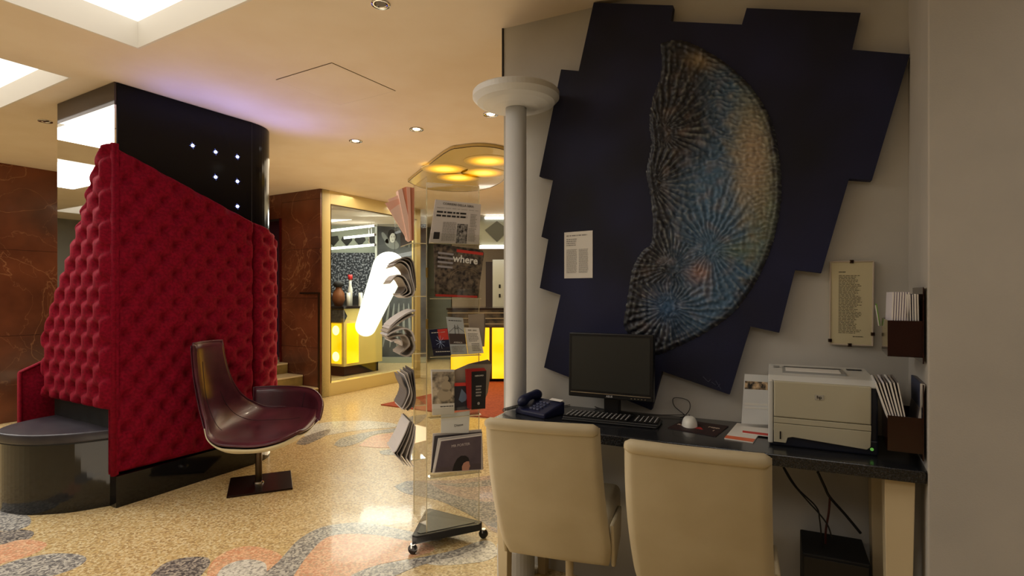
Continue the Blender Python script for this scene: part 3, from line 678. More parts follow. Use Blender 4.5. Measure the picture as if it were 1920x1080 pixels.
def shell(top_off, bot_off, vmax, t0=0., t1=1.):
    mb = MB(); nu, nv_ = 46, 25
    def fn(off): return lambda i, j: seat_pt(t0 + (t1-t0)*i, (j*2-1)*vmax, off(i, j))
    def rnd(i, j): e = min(1, min(i, 1-i)*14)*min(1, min(j, 1-j)*12); return math.sqrt(max(0, 1-(1-e)**2))
    mb.grid(nu, nv_, fn(lambda i, j: top_off*rnd(i, j)))
    b0 = len(mb.v); mb.grid(nu, nv_, fn(lambda i, j: bot_off*rnd(i, j)), True)
    return mb
part('upholstery', shell(.022, -.012, 1.0), M_leather, lc, smooth=True, fixn=False)
def under(i, j):
    t = .44 + .54*i; v = (j*2-1)*.97; p = seat_pt(t, v, -.010); e = (1-abs(v)**2)*math.sin(math.pi*min(1, max(0, (i)))**.8)
    return Vector((p.x, p.y, p.z - .075*max(0, e) - .006))
part('under_shell', MB().grid(36, 22, under), M_shell, lc, smooth=True, solid=.008, label='cream underside of the seat')
part('back_shell', MB().grid(20, 18, lambda i, j: seat_pt(.02+.47*i, (j*2-1)*.95, -.016)), M_leather, lc, smooth=True, solid=.006)
rim = [seat_pt(i/40, -1, .002) for i in range(41)] + [seat_pt(1, -1 + 2*i/12, .002) for i in range(1, 13)] + [seat_pt(1-i/40, 1, .002) for i in range(1, 41)] + [seat_pt(0, 1-2*i/8, .002) for i in range(1, 9)]
part('piping', MB().tube(rim, .0075, 8), M_leather, lc, smooth=True)
# arm: curved slab on the far side, rounded at the front
def arm_line(i):                                   # plan path of the arm foot from the slit round to the front
    pts = [(-.18, .30), (-.05, .345), (.10, .335), (.23, .275), (.325, .16), (.355, .02)]
    return interp([p[0] for p in pts], i), interp([p[1] for p in pts], i)
def arm_h(i): return interp([.60, .60, .597, .585, .53, .43], i)
def arm(off):
    def fn(i, j):
        x, y = arm_line(i); zt = arm_h(i); z0 = .385 + .01*i; z = z0 + (zt-z0)*j
        x2, y2 = arm_line(min(1, i+.02)); x1, y1 = arm_line(max(0, i-.02)); tx, ty = x2-x1, y2-y1; l_ = math.hypot(tx, ty)
        nx, ny = -ty/l_, tx/l_                      # outward (away from the sitter)
        out_ = .05*j
        e = math.sqrt(max(0, 1-(1-min(1, min(i, 1-i)*16))**2))*math.sqrt(max(0, 1-(1-min(1, (1-j)*7))**2))
        return Vector((x + nx*(out_ + off*e), y + ny*(out_ + off*e), z))
    return fn
part('arm', MB().grid(40, 16, arm(-.022)).grid(40, 16, arm(.016), True), M_leather, lc, smooth=True, fixn=False)
part('arm_piping', MB().tube([arm(0)(0, j/8) for j in range(8)] + [arm(0)(i/40, 1) for i in range(41)], .006, 8), M_leather, lc, smooth=True)
part('seam', MB().tube([arm(-.0225)(.52, j/8) for j in range(8)] , .0025, 6).tube([arm(-.0235)(i/20, .28) for i in range(1, 20)], .0025, 6).tube([seat_pt(.3+.55*i/20, .45, .0225) for i in range(21)], .002, 6).tube([seat_pt(.12+.4*i/20, -.3, .0225) for i in range(21)], .002, 6), mat('dark_thread', s(40,18,24), .6), lc)
part('stem', MB().lathe([(0, .012), (.022, .012), (.022, .315), (0, .315)], 20), mat('bronze_steel', s(80,66,50), .3, metal=.8), lc, smooth=False)
part('collar', MB().lathe([(.0, .012), (.034, .012), (.030, .022), (.0, .024)], 20), M_chrome, lc)
o = part('base_plate', MB().box(-.195, -.195, 0, .195, .195, .012), mat('dark_steel', s(38,20,14), .3, metal=.5), lc, bevel=.002); o.rotation_euler = (0, 0, R(24)); o.location = (.015, .0, 0)

# ------------------------------------------------------------------ white column with disc head
wc = thing('white_column', 'slim white round column with a wide disc head at the wall end', 'column', (.018, 2.465, 0), 0)
part('shaft', MB().lathe([(0, 0), (.0475, 0), (.0475, 2.15), (0, 2.15)], 40), M_col, wc, smooth=False)
for p in wc.children[0].data.polygons: p.use_smooth = len(p.vertices) == 4
part('base', MB().lathe([(0, 0), (.085, 0), (.085, .16), (.08, .17), (.048, .172)], 32), M_col, wc)
o = part('disc_head', MB().lathe([(0, 2.135), (.10, 2.14), (.150, 2.150), (.175, 2.160), (.196, 2.182), (.196, 2.205), (.192, 2.210), (0, 2.210)], 64), M_col, wc)

# ------------------------------------------------------------------ painting with relief
PV = 2.337
pol = [(1113,5),(1262,10),(1258,40),(1391,46),(1400,15),(1614,24),(1598,93),(1706,102),(1635,338),(1592,335),(1540,512),(1491,506),(1461,624),(1407,612),(1368,740),(1241,696),(1221,769),(1140,736),(1020,689),(1051,553),(1012,540),(1028,449),(1015,444),(1037,337),(1011,331),(1052,130),(1085,133)]
pp = [onv(x, y, DV, PV) for x, y in pol]
pc = D(-.45, PV, CH)
pa = thing('wall_painting', 'large jagged-edged navy canvas with a blue-green impasto crescent on the desk wall', 'painting', pc, 0, world=True)
part('canvas', MB().extr(pp, (DV[0]*.04, DV[1]*.04, 0)), M_navy, pa)
cre = [(1240,82),(1275,76),(1325,96),(1380,135),(1420,180),(1447,230),(1460,290),(1465,360),(1457,420),(1440,480),(1410,540),(1370,590),(1320,625),(1270,650),(1225,665),(1190,640),(1170,610),(1174,580),(1180,540),(1188,500),(1206,470),(1222,455),(1224,400),(1217,350),(1213,320),(1222,270),(1218,230),(1226,180),(1240,140)]
cr2 = [tuple(p.xy) for p in spline([(x, y, 0) for x, y in cre] + [(*cre[0], 0)], 4)[:-1]]
def dist_in(x, y):
    ins = False; dm = 1e9; n = len(cr2)
    for i in range(n):
        x1, y1 = cr2[i]; x2, y2 = cr2[(i+1) % n]
        if (y1 > y) != (y2 > y) and x < (x2-x1)*(y-y1)/(y2-y1)+x1: ins = not ins
        dx, dy = x2-x1, y2-y1; t = max(0, min(1, ((x-x1)*dx+(y-y1)*dy)/(dx*dx+dy*dy+1e-9)))
        d = (x-x1-t*dx)**2 + (y-y1-t*dy)**2
        if d < dm: dm = d
    return math.sqrt(dm) * (1 if ins else -1)
CEN = [(1222,345,1.0), (1332,466,1.0), (1262,500,1.15), (1255,575,1.0), (1480,250,1.0), (1240,250,1.35), (1500,420,1.1)]
STEP = 2.1; x0, x1, y0, y1 = 1164, 1470, 70, 670
nx, ny = int((x1-x0)/STEP), int((y1-y0)/STEP); dc = {}
coarse = {}
def dcoarse(x, y):
    k = (int(x//7), int(y//7))
    if k not in coarse: coarse[k] = dist_in(k[0]*7+3.5, k[1]*7+3.5)
    c = coarse[k]
    return c if abs(c) > 22 else dist_in(x, y)
def mixc(a, b, t): t = max(0, min(1, t)); return tuple(a[i]*(1-t)+b[i]*t for i in range(3))
vs, cols, idx = [], [], {}
for i in range(nx+1):
    for j in range(ny+1):
        x, y = x0+i*STEP, y0+j*STEP; d = dcoarse(x, y)
        if d < -3: continue
        nz = noise.noise(Vector((x*.012, y*.012, 0))); n2 = noise.noise(Vector((x*.05, y*.05, 3))); n3 = noise.noise(Vector((x*.16, y*.16, 6)))
        best = min(CEN, key=lambda c: math.hypot(x-c[0]+n2*14, y-c[1]+nz*30)*c[2])
        ang = math.atan2(y-best[1], x-best[0]); rr = math.hypot(x-best[0], y-best[1])
        if best[0] >= 1480: rid = math.sin((y + .0012*(x-1380)**2 + n2*10)*.72)
        else:
            N = 34; rid = math.sin(ang*N + n2*1.6 + nz*3)
            if rr > 95: rid = .45*rid + .6*math.sin(ang*N*2+n2*2)
        brk = noise.noise(Vector((x*.03, y*.03, 9)))
        h = .0040*rid*(1 if rr > 12 else .3) + .0050*n3 + .004*max(0, brk)
        e = max(0, min(1, d/16)); ring = math.exp(-((d-7)/3.5)**2)*.007 + math.exp(-((d-16)/3)**2)*.004
        ps = onv(x, y, DV, PV); z_ = (.002 + .009*min(1, max(0, d)/50) + h*(.3+.7*e) + ring) if d > -1 else -.003
        vs.append(ps - Vector((DV[0], DV[1], 0))*max(z_, -.003)); idx[(i, j)] = len(vs)-1
        # paint colour by place on the canvas
        xb = 1240 + 60*max(0, min(1, (345-y)/90)); c = mixc(s(32,33,42), s(74,108,140), (x-xb + n2*30)/75)
        c = mixc(c, s(122,136,118), (x-1352 - abs(y-270)*.16 + n2*25)/55)
        c = mixc(c, s(178,160,136), math.exp(-(((x-1412)/36)**2 + ((y-300)/95)**2))*1.1 + n2*.15)
        c = mixc(c, s(176,134,118), math.exp(-(((x-1312)/18)**2 + ((y-512)/22)**2))*.75 + n2*.2)
        c = mixc(c, s(150,132,104), math.exp(-(((x-1322)/30)**2 + ((y-112)/18)**2)))
        c = mixc(c, s(130,146,104), math.exp(-(((x-1385)/30)**2 + ((y-470)/18)**2))*.5)
        c = mixc(c, s(60,104,150), math.exp(-(((x-1250)/34)**2 + ((y-575)/36)**2))*.7)
        c = mixc(c, s(26,26,38), 1 - d/26 + n2*.5)
        c = mixc(c, s(24,26,38), (1255-x)/50 if y < 470 else (1205-x)/40)
        if y < 130: c = mixc(c, s(26,34,44), (1290-x)/50)
        c = mixc(c, s(170,176,170), min(.6, max(0, (h-.002)*110)*.5))  # ridge highlights painted pale into the colour by relief height
        dk_ = .74 + .25*max(0, min(1, .5+n3)); c = tuple(k_*dk_ for k_ in c)
        cols.append((*c, 1))
fs = []
for (i, j) in idx:
    q = [(i, j), (i+1, j), (i+1, j+1), (i, j+1)]
    if all(k in idx for k in q): fs.append(tuple(idx[k] for k in q))
mr = mat('impasto_paint', (.1, .15, .2), .42); at_ = nn(mr, 'ShaderNodeAttribute'); at_.attribute_name = 'paint'
lk(mr, at_.outputs['Color'], mr.node_tree.nodes['Principled BSDF'].inputs['Base Color'])
rel = part('impasto_relief', MB().add(vs, fs), mr, pa, smooth=True, fixn=False, label='raised crescent of blue, green and tan paint')
ca = rel.data.color_attributes.new('paint', 'FLOAT_COLOR', 'POINT')
for i, c in enumerate(cols): ca.data[i].color = c
# signature scratches
sg = MB()
for a, b in (((1318,706),(1328,716)), ((1328,716),(1332,712)), ((1334,716),(1342,722)), ((1342,714),(1352,730)), ((1350,720),(1346,726))):
    sg.tube([onv(*a, DV, PV-.001), onv(*b, DV, PV-.001)], .0008, 4)
part('signature', sg, mat('pale_scratch', s(90,92,110), .7), pa)

# flat printed things on planes ------------------------------------------------
def card(name, label, cat, px4, n, c, th, m, group=None, tilt=0):
    """px4: TL, TR, BR, BL photo points on plane n.p=c; tilt leans the top back along n"""
    P = [onv(x, y, n, c) for x, y in px4]
    org = (P[2]+P[3])/2; t = thing(name, label, cat, org, 0, group, world=True)
    nv = Vector((n[0], n[1], 0))
    part('sheet', MB().extr(P, nv*th), m, t)
    def q(u, v, o=.0006): top = P[0].lerp(P[1], u); bot = P[3].lerp(P[2], u); return top.lerp(bot, v) - nv*o
    t_ = (t, q, P, nv); return t_
def patch(c, name, u0, v0, u1, v1, m, o=.0008):
    t, q, P, nv = c
    return part(name, MB().extr([q(u0, v0, o), q(u1, v0, o), q(u1, v1, o), q(u0, v1, o)], nv*(o-.0001)), m, t)
def lines(c, u0, v0, u1, v1, n, m=None, o=.0008, frac=.5, ragged=.25, words=True):
    t, q, P, nv = c; mb = MB(); rnd = random.Random(int(u0*100)+n)
    for k in range(n):
        va = v0 + (v1-v0)*k/n; vb = va + (v1-v0)/n*frac; ue = u1 - (u1-u0)*ragged*rnd.random()
        u = u0
        while u < ue:
            u2 = min(ue, u + (u1-u0)*rnd.uniform(.06, .2)) if words else ue
            mb.add([q(u, va, o), q(u2, va, o), q(u2, vb, o), q(u, vb, o)], [(0, 1, 2, 3)]); u = u2 + (u1-u0)*.03
    return part('printed_lines', mb, m or M_inkl, t)
def words(c, body, u, v, size, m, o=.0012, bold=0):
    t, q, P, nv = c; o0 = Vector(t['wo'])
    return text('lettering', body, t, m, size, frame(q(u, v, o) - o0, P[1]-P[0], P[0]-P[3]), .0002, bold=bold)
# info sheet pinned on the painting
c = card('info_sheet', 'white two-column information sheet pinned on the left of the navy painting', 'notice', [(1058,436),(1111,432),(1111,521),(1058,522)], DV, 2.334, .003, M_paper)
for a in (MB(),): pass
lines(c, .08, .07, .85, .12, 1, ragged=.1); lines(c, .08, .15, .5, .32, 4); lines(c, .08, .38, .46, .9, 20, frac=.45, ragged=.1); lines(c, .52, .38, .85, .9, 20, frac=.45, ragged=.1)
# framed poem
c = card('framed_poem', 'narrow framed cream sheet of typed verse on the wall above the printer', 'framed print', [(1557,491),(1638,490),(1636,648.5),(1556,645)], DV, 2.366, .014, mat('aged_paper', s(206,196,160), .7))
t, q, P, nv = c
fm = MB()
for a, b in ((0, 1), (1, 2), (2, 3), (3, 0)): fm.tube([P[a] - nv*.001, P[b] - nv*.001], .0028, 6)
part('frame', fm, mat('pale_frame', s(190,176,160), .4), t)
cm = MB()
for u, v in ((.5, .0), (.47, 1), (0, .955), (1, .86)): p = q(u, v, .003); cm.box(p.x-.005, p.y-.004, p.z-.006, p.x+.005, p.y+.004, p.z+.006)
part('clip', cm, M_bronze, t)
lines(c, .2, .12, .36, .14, 1, M_ink, ragged=.05); lines(c, .2, .165, .75, .87, 40, mat('typed_ink', s(96,88,72), .8), frac=.4, ragged=.35); lines(c, .54, .895, .78, .91, 1, M_ink, ragged=0)

# ------------------------------------------------------------------ desk
dk = thing('desk', 'long black granite desk top on cream tapered legs along the grey wall', 'desk', D(-.3, 2.1, 0), 0, world=True)
top = [D(-1.064, 1.945), D(.452, 1.952), D(.40, 2.03), D(.435, 2.378), D(-1.06, 2.378), D(-1.06, 2.27), D(-1.125, 2.19), D(-1.10, 2.165)]
top = [D(-1.064, 1.945), D(.392, 1.952), D(.40, 2.0), D(.43, 2.378), D(-1.02, 2.378), D(-1.02, 2.225), D(-1.075, 2.165)]
part('top', MB().prism([tuple(p.xy) for p in top], .742, .78), M_stone, dk, bevel=.003)
def leg(u0, u1, v0, v1, tp=.012):
    P = [D(u0, v0, .742), D(u1, v0, .742), D(u1, v1, .742), D(u0, v1, .742), D(u0+tp, v0+tp, 0), D(u1-tp, v0+tp, 0), D(u1-tp, v1, 0), D(u0+tp, v1, 0)]
    return MB().add(P, [(0, 1, 2, 3), (4, 7, 6, 5), (0, 4, 5, 1), (1, 5, 6, 2), (2, 6, 7, 3), (3, 7, 4, 0)])
part('leg', leg(-1.045, -.985, 1.985, 2.04), M_wood, dk, bevel=.002)
part('leg', leg(.295, .372, 1.985, 2.045), M_wood, dk, bevel=.002)
part('leg', leg(.30, .372, 2.30, 2.37), M_wood, dk, bevel=.002)
part('leg', leg(-1.01, -.95, 2.31, 2.37), M_wood, dk, bevel=.002)

# desk chairs
def cream_chair():
    t = thing('desk_chair', 'cream leather swivel chair on the left, its back slightly lower in the picture\'s middle', 'chair', (0, 0, 0), 0)
    Wd = .40
    # local: x 0..Wd rightwards, y forwards to the desk, origin at the back top's left corner on the floor
    def back(sgn, th):
        def fn(i, j):
            z = .855 - .565*j; yy = .225*(j**1.15) + .0; bow = .022*math.sin(math.pi*i)
            wl = .0 + .012*math.sin(math.pi*j) - .0*j; sh = .02*max(0, (j-.8)/.2)**2
            x = (0 - wl + sh) + (Wd + .022*j + 2*wl*.3 - 2*sh)*i
            e = math.sqrt(max(0, 1-(1-min(1, min(i, 1-i)*14))**2))*math.sqrt(max(0, 1-(1-min(1, min(j, 1-j)*18))**2))
            return Vector((x, yy - bow*.6 + sgn*th*e, z + .004*math.sin(math.pi*i)))
        return fn
    part('backrest', MB().grid(30, 40, back(-1, .022)).grid(30, 40, back(1, .022), True), M_cream, t, smooth=True, fixn=False)
    part('top_roll', MB().tube([(Wd*i/20 if 0 < i < 20 else (.004 if i == 0 else Wd-.004), -.012*math.sin(math.pi*i/20)-.012, .848) for i in range(21)], [.012] + [.021]*19 + [.012], 12), M_cream, t, smooth=True)
    part('seat', MB().box(.012, .17, .33, Wd+.012, .60, .475), M_cream, t, bevel=.03, seg=4, smooth=True)
    part('seat_welt', MB().tube([(.035, .19, .462), (.035, .588, .462), (Wd-.012, .588, .462), (Wd-.012, .19, .462)], .004, 6), M_cream, t)
    part('side_panel', MB().extr([(Wd+.012, .16, .47), (Wd+.012, .46, .43), (Wd+.012, .42, .32), (Wd+.012, .22, .29)], (.016, 0, 0)), M_cream, t, bevel=.006, smooth=True)
    part('side_panel', MB().extr([(-.004, .16, .47), (-.004, .46, .43), (-.004, .42, .32), (-.004, .22, .29)], (.016, 0, 0)), M_cream, t, bevel=.006, smooth=True)
    cx, cy = Wd/2+.03, .36
    part('column', MB().lathe([(0, .07), (.016, .07), (.016, .335), (0, .335)], 18, Matrix.Translation((cx, cy, 0))), M_wood, t)
    for k in range(4):
        a = R(45+90*k+12); d = Vector((math.cos(a), math.sin(a), 0)); c_ = Vector((cx, cy, 0)); nrm = Vector((-d.y, d.x, 0))*.02
        part('foot', MB().add([c_-nrm+Vector((0,0,.05)), c_+nrm+Vector((0,0,.05)), c_+d*.25+nrm*.6+Vector((0,0,.0)), c_+d*.25-nrm*.6, c_-nrm+Vector((0,0,.085)), c_+nrm+Vector((0,0,.085)), c_+d*.25+nrm*.6+Vector((0,0,.022)), c_+d*.25-nrm*.6+Vector((0,0,.022))], [(0,3,2,1),(4,5,6,7),(0,1,5,4),(1,2,6,5),(2,3,7,6),(3,0,4,7)]), M_blackm, t)
    return t
ch = cream_chair(); ch.location = (-.092, 1.912, 0); ch.rotation_euler = (0, 0, R(-16.7))
ch['label'] = 'cream leather swivel chair at the left of the desk, before the keyboard'; ch['group'] = 'cream desk chairs'
dup(ch, (.338, 1.632, 0), R(-23.9), 'cream leather swivel chair nearer the viewer, before the printer end of the desk', 'cream desk chairs')

# ------------------------------------------------------------------ things on the desk (local frame: x along the wall, y into it)
ZD = .78
mo = thing('monitor', 'black widescreen monitor, switched off, before the navy painting', 'monitor', D(-.629, 2.26, ZD), RD)
mw, mh = .362, .273
Mt = Matrix.Translation((0, -.04, .078)) @ Matrix.Rotation(R(-2), 4, 'X')
part('housing', MB().box(-mw/2, 0, 0, mw/2, .035, mh, Mt), M_black, mo, bevel=.004)
part('screen', MB().box(-mw/2+.014, -.0015, .03, mw/2-.014, .002, mh-.014, Mt), mat('dark_screen', s(44,45,42), .35), mo)
part('bezel_trim', MB().box(-mw/2+.01, -.002, .018, mw/2-.01, .001, .021, Mt), M_chrome, mo)
text('lettering', 'ASUS', mo, mat('silver_print', s(190,190,190), .4), .012, Mt @ frame((0, -.0022, .0105), (1, 0, 0), (0, 0, 1)), bold=.0003)
bt = MB()
for k in range(5): bt.box(.09+k*.014, -.002, .008, .096+k*.014, .001, .0105, Mt)
part('buttons', bt, M_chrome, mo)
part('neck', MB().box(-.032, -.012, .012, .032, .03, .12), M_black, mo, bevel=.004)
part('foot', MB().lathe([(0, 0), (.105, 0), (.10, .008), (.04, .014), (0, .014)], 36, Matrix.Scale(.8, 4, (0, 1, 0))), M_black, mo)

kp = [W(1052,784,ZD), W(1231,793,ZD), W(1068,771,ZD)]
kc = thing('keyboard', 'black keyboard lying on the desk before the monitor', 'keyboard', W(1146, 790, ZD), math.atan2(-.165, .38))
kw, kd = .39, .125
part('case', MB().box(-kw/2, -kd/2+.02, 0, kw/2, kd/2, .014), M_black, kc, bevel=.006)
part('palm_lip', MB().box(-kw/2+.004, -kd/2, 0, kw/2-.004, -kd/2+.024, .009), M_black, kc, bevel=.004)
km = mat('key_black', (.012, .012, .013), .25)
kmesh = MB().box(-.0082, -.0075, 0, .0082, .0075, .006); k0 = None
for r_ in range(6):
    for c_ in range(20):
        if r_ == 0 and 3 < c_ < 9: continue
        if c_ in (14, ): continue
        if k0 is None: k0 = part('key', kmesh, km, kc, bevel=.0012, seg=1); o = k0
        else: o = k0.copy(); COL.objects.link(o)
        o.location = (-kw/2+.0155+c_*.0188, -kd/2+.031+r_*.0162 + (.004 if r_ == 5 else 0), .0135)
sp_ = part('space_bar', MB().box(-.045, -.0075, 0, .045, .0075, .006), km, kc); sp_.location = (-kw/2+.0155+6*.0188, -kd/2+.031, .0135)
leg_ = MB()
rr_ = random.Random(4)
for r_ in range(6):
    for c_ in range(20):
        if c_ == 14: continue
        x = -kw/2+.0155+c_*.0188; y = -kd/2+.033+r_*.0162 + (.004 if r_ == 5 else 0); leg_.box(x-.003, y-.002, .0195, x+.0015, y+.003, .0199)
lo = part('key_legends', leg_, mat('legend_white', s(220,220,220), .6), kc); lo['kind'] = 'stuff'

mp = thing('mouse_pad', 'dark red-brown rectangular mouse pad with pale letters under the white mouse', 'mouse pad', W(1308, 806, ZD), RD)
pad = [W(1252,803,ZD), W(1342,819,ZD), W(1366,800,ZD), W(1283,788,ZD)]
ol = W(1308, 806, ZD); Mi = Matrix.Rotation(-RD, 4, 'Z')
pl = [Mi @ (p-ol) for p in pad]
part('mat', MB().prism([(p.x, p.y) for p in pl], 0, .003), mat('pad_dark', s(44,24,24), .6), mp)
ux = (pl[1]-pl[0]).normalized(); uy = Vector((-ux.y, ux.x, 0)); pcn = sum(pl, Vector())/4; pcn.z = .0034
Mlt = mat('pad_letters', s(200,180,160), .7)
text('lettering', 'REW', mp, Mlt, .024, frame(pcn + ux*-.055 + uy*-.012, ux, uy))
text('lettering', 'MED', mp, Mlt, .022, frame(pcn + ux*.05 + uy*.026, ux, uy))
text('lettering', 'I', mp, Mlt, .022, frame(pcn + ux*.065 + uy*-.018, ux, uy))
part('emblem', MB().prism([tuple((pcn + ux*a + uy*b).xy) for a, b in ((-.02, -.03), (.03, -.03), (.005, .005))], .003, .0034), mat('pad_red', s(170,40,40), .6), mp)
ms = thing('mouse', 'white computer mouse on the dark mouse pad', 'mouse', W(1293, 798, ZD+.003), RD+R(10))
def mfn(i, j):
    a = 2*math.pi*i; f = math.sin(j*math.pi/2); r_ = math.cos(j*math.pi/2)**.6
    return Vector((.029*math.cos(a)*r_, .046*math.sin(a)*r_, .036*f))
part('shell', MB().grid(28, 12, mfn), M_white, ms, smooth=True)
part('wheel', MB().lathe([(0, -.003), (.006, -.003), (.006, .003), (0, .003)], 12, Matrix.Translation((0, .024, .031)) @ Matrix.Rotation(R(90), 4, 'Y')), M_black, ms)
part('sole', MB().lathe([(0, 0), (.027, 0), (.027, .006), (0, .006)], 20, Matrix.Scale(1.55, 4, (0, 1, 0))), M_black, ms)

def cable(name, label, pts, r, m=M_black, n=8):
    sp2 = spline(pts, n); o = Vector(sp2[0]); t = MB().tube([p-o for p in sp2], r, 6)
    ob = part(name, t, m, label=label, cat='cable', smooth=True); ob.location = o; return ob
cw = [onv(x, y, DV, 2.36) for x, y in ((1283,778),(1265,762),(1262,748),(1273,746),(1290,751),(1294,763),(1288,775),(1275,778))]
cable('mouse_cable', 'thin black mouse cable looping up against the wall', [D(-.36, 2.33, .784)] + cw + [D(-.55, 2.30, .785), D(-.62, 2.31, .785)], .0016)
cable('monitor_cable', 'black cable on the desk running left from behind the monitor', [W(1100, 745, .80), W(1108, 757, .79), W(1122, 765, .784), W(1150, 770, .784)], .0022)
cable('phone_cable', 'grey cable on the desk from the telephone to the wall', [W(1040, 760, .785), W(1060, 760, .784), W(1085, 756, .784), W(1105, 756, .784)], .0018, mat('grey_cable', s(110,108,104), .5))

# telephone
ph = thing('telephone', 'dark blue desk telephone with coiled cord beside the white column', 'telephone', W(1009, 776, ZD), RD-R(18))
Mph = mat('phone_navy', s(28,32,62), .35)
part('body', MB().extr([(-.075, -.055, 0), (-.075, .07, 0), (-.075, .07, .048), (-.075, -.055, .018)], (.155, 0, 0)), Mph, ph, bevel=.005)
def hs(i): return Vector((-.052, -.058+.135*i, .036 + .022*i + .014*math.sin(math.pi*i)))
part('handset', MB().tube([hs(i/14) for i in range(15)], [.005, .016, .020, .021, .019, .017, .016, .016, .016, .017, .019, .021, .020, .016, .005], 12), Mph, ph, smooth=True)
ph.scale = (1.08, 1.08, 1.12)
kk = MB()
for r_ in range(4):
    for c_ in range(3): kk.box(-.012+c_*.017, -.038+r_*.02, .024+r_*.0048, .0+c_*.017, -.027+r_*.02, .030+r_*.0048)
part('buttons', kk, mat('phone_key', s(90,94,120), .4), ph)
part('paper_label', MB().extr([(.045-.03, .05, .049), (.075, .05, .049), (.075, .068, .053), (.015, .068, .053)], (0, 0, .001)), M_paper, ph)
coil = [Vector((-.055 - .00055*k, -.06 - .0002*k, .03 - .00018*k)) + Vector((0, .006*math.cos(k*.8), .006*math.sin(k*.8))) for k in range(110)]
part('coiled_cord', MB().tube(coil, .0013, 5), M_black, ph)

# printer
pr = thing('printer', 'beige and grey laser printer at the right end of the desk', 'printer', D(.129, 2.20, ZD), RD)
X0, X1, Y0, Y1 = -.156, .156, -.14, .14
Mpg = mat('printer_grey', s(206,206,200), .4); Mpb = mat('printer_beige', s(186,180,156), .45); Mpn = mat('printer_navy', s(26,30,44), .4)
part('base', MB().box(X0+.004, Y0+.004, 0, X1+.006, Y1, .05), Mpn, pr, bevel=.006)
part('body', MB().box(X0, Y0+.012, .03, X1-.012, Y1, .225), Mpg, pr, bevel=.008)
part('side_cover', MB().extr([(X1-.016, Y0+.01, .03), (X1-.016, Y0+.012, .225), (X1-.016, Y1, .225), (X1-.016, Y1, .03)], (.022, 0, 0)), Mpn, pr, bevel=.006)
part('top_cover', MB().extr([(X0, Y0+.03, .238), (X0, Y0+.01, .222), (X0, Y0+.008, .215), (X0, Y1, .215), (X0, Y1, .247), (X0, Y1-.05, .247)], (.315, 0, 0)), Mpg, pr, bevel=.004)
part('output_slot', MB().box(X0+.045, Y1-.20, .236, X1-.075, Y1-.07, .2475), mat('slot_grey', s(150,150,146), .5), pr)
part('slot_shadow_gap', MB().box(X0+.05, Y1-.085, .236, X1-.08, Y1-.068, .2485), M_black, pr)
part('paper_edge', MB().box(X0+.055, Y1-.20, .2475, X1-.09, Y1-.12, .250), M_paper, pr)
part('control_panel', MB().box(X1-.062, Y1-.08, .2475, X1-.016, Y1-.06, .249), M_black, pr)
part('button', MB().box(X0+.016, Y1-.10, .2475, X0+.036, Y1-.08, .250), mat('slot_grey', (0, 0, 0)), pr)
part('left_bezel', MB().box(X0, Y0, .008, X0+.016, Y0+.03, .225), Mpg, pr, bevel=.005)
part('front_door', MB().box(X0+.018, Y0-.003, .100, X1-.014, Y0+.012, .222), Mpb, pr, bevel=.004)
part('middle_cover', MB().box(X0+.018, Y0-.003, .080, X1-.014, Y0+.012, .0985), Mpb, pr, bevel=.0015)
tr = [(X0+.018, .014), (X0+.055, .014), (X0+.060, .032), (X0+.075, .036), (X1-.026, .020), (X1-.016, .030), (X1-.014, .0785), (X0+.018, .0785)]
part('paper_tray', MB().extr([(x, Y0-.003, z) for x, z in tr], (0, .015, 0)), Mpb, pr, bevel=.0015)
part('level_gauge', MB().box(X0+.036, Y0-.005, .026, X0+.040, Y0, .052), M_black, pr)
part('badge', MB().box(-.016, Y0-.0045, .168, .010, Y0, .184), mat('badge_silver', s(196,196,190), .25, metal=.5), pr)
text('lettering', 'hp', pr, M_black, .015, frame((-.003, Y0-.0048, .1765), (1, 0, 0), (0, 0, 1)), bold=.0003)
part('power_light', MB().lathe([(0, 0), (.005, 0), (.005, .002), (0, .002)], 12, Matrix.Translation((X1-.012, Y0+.003, .022)) @ Matrix.Rotation(R(90), 4, 'X')), mat('led_green', s(90,150,60), .4, emis=(.2, .6, .1), es=.4), pr)
bk = [(b_) for b_ in ()]
# info card standing behind loose papers
c = card('standing_card', 'white information card with a small photo strip, standing left of the printer', 'card', [(1396,701),(1442,704),(1442,796),(1390,794)], DV, 2.27, .002, mat('card_white', s(214,216,214), .5))
patch(c, 'photo_strip', .04, .14, .95, .30, vary(mat('photo_print', s(150,120,80), .6), s(30,30,30), s(220,190,150), 60, 3))
patch(c, 'stripe', .08, .58, .95, .62, M_white); patch(c, 'stripe', .08, .66, .95, .69, M_white)
def sheet(name, label, px4, z, m, group, edge_m=None):
    P = [W(x, y, z) for x, y in px4]; o = sum(P, Vector())/4
    t = thing(name, label, 'paper', o, 0, group, world=True)
    part('sheet', MB().prism([tuple(p.xy) for p in P], z-.004, z), m, t)
    if edge_m: part('coloured_edge', MB().prism([tuple(P[2].xy), tuple(P[3].xy), tuple((P[3].lerp(P[0], .16)).xy), tuple((P[2].lerp(P[1], .16)).xy)], z, z+.0004), edge_m, t)
sheet('leaflet', 'loose white leaflet with orange-red edge, lowest on the desk left of the printer', [(1382,793),(1436,797),(1412,829),(1358,821)], ZD+.004, M_paper, 'loose papers by the printer', mat('orange_print', s(220,110,70), .6))
sheet('leaflet', 'loose white leaflet lying on top, touching the printer', [(1394,789),(1442,794),(1440,817),(1392,811)], ZD+.0085, M_paper, 'loose papers by the printer', mat('red_print', s(200,60,50), .6))

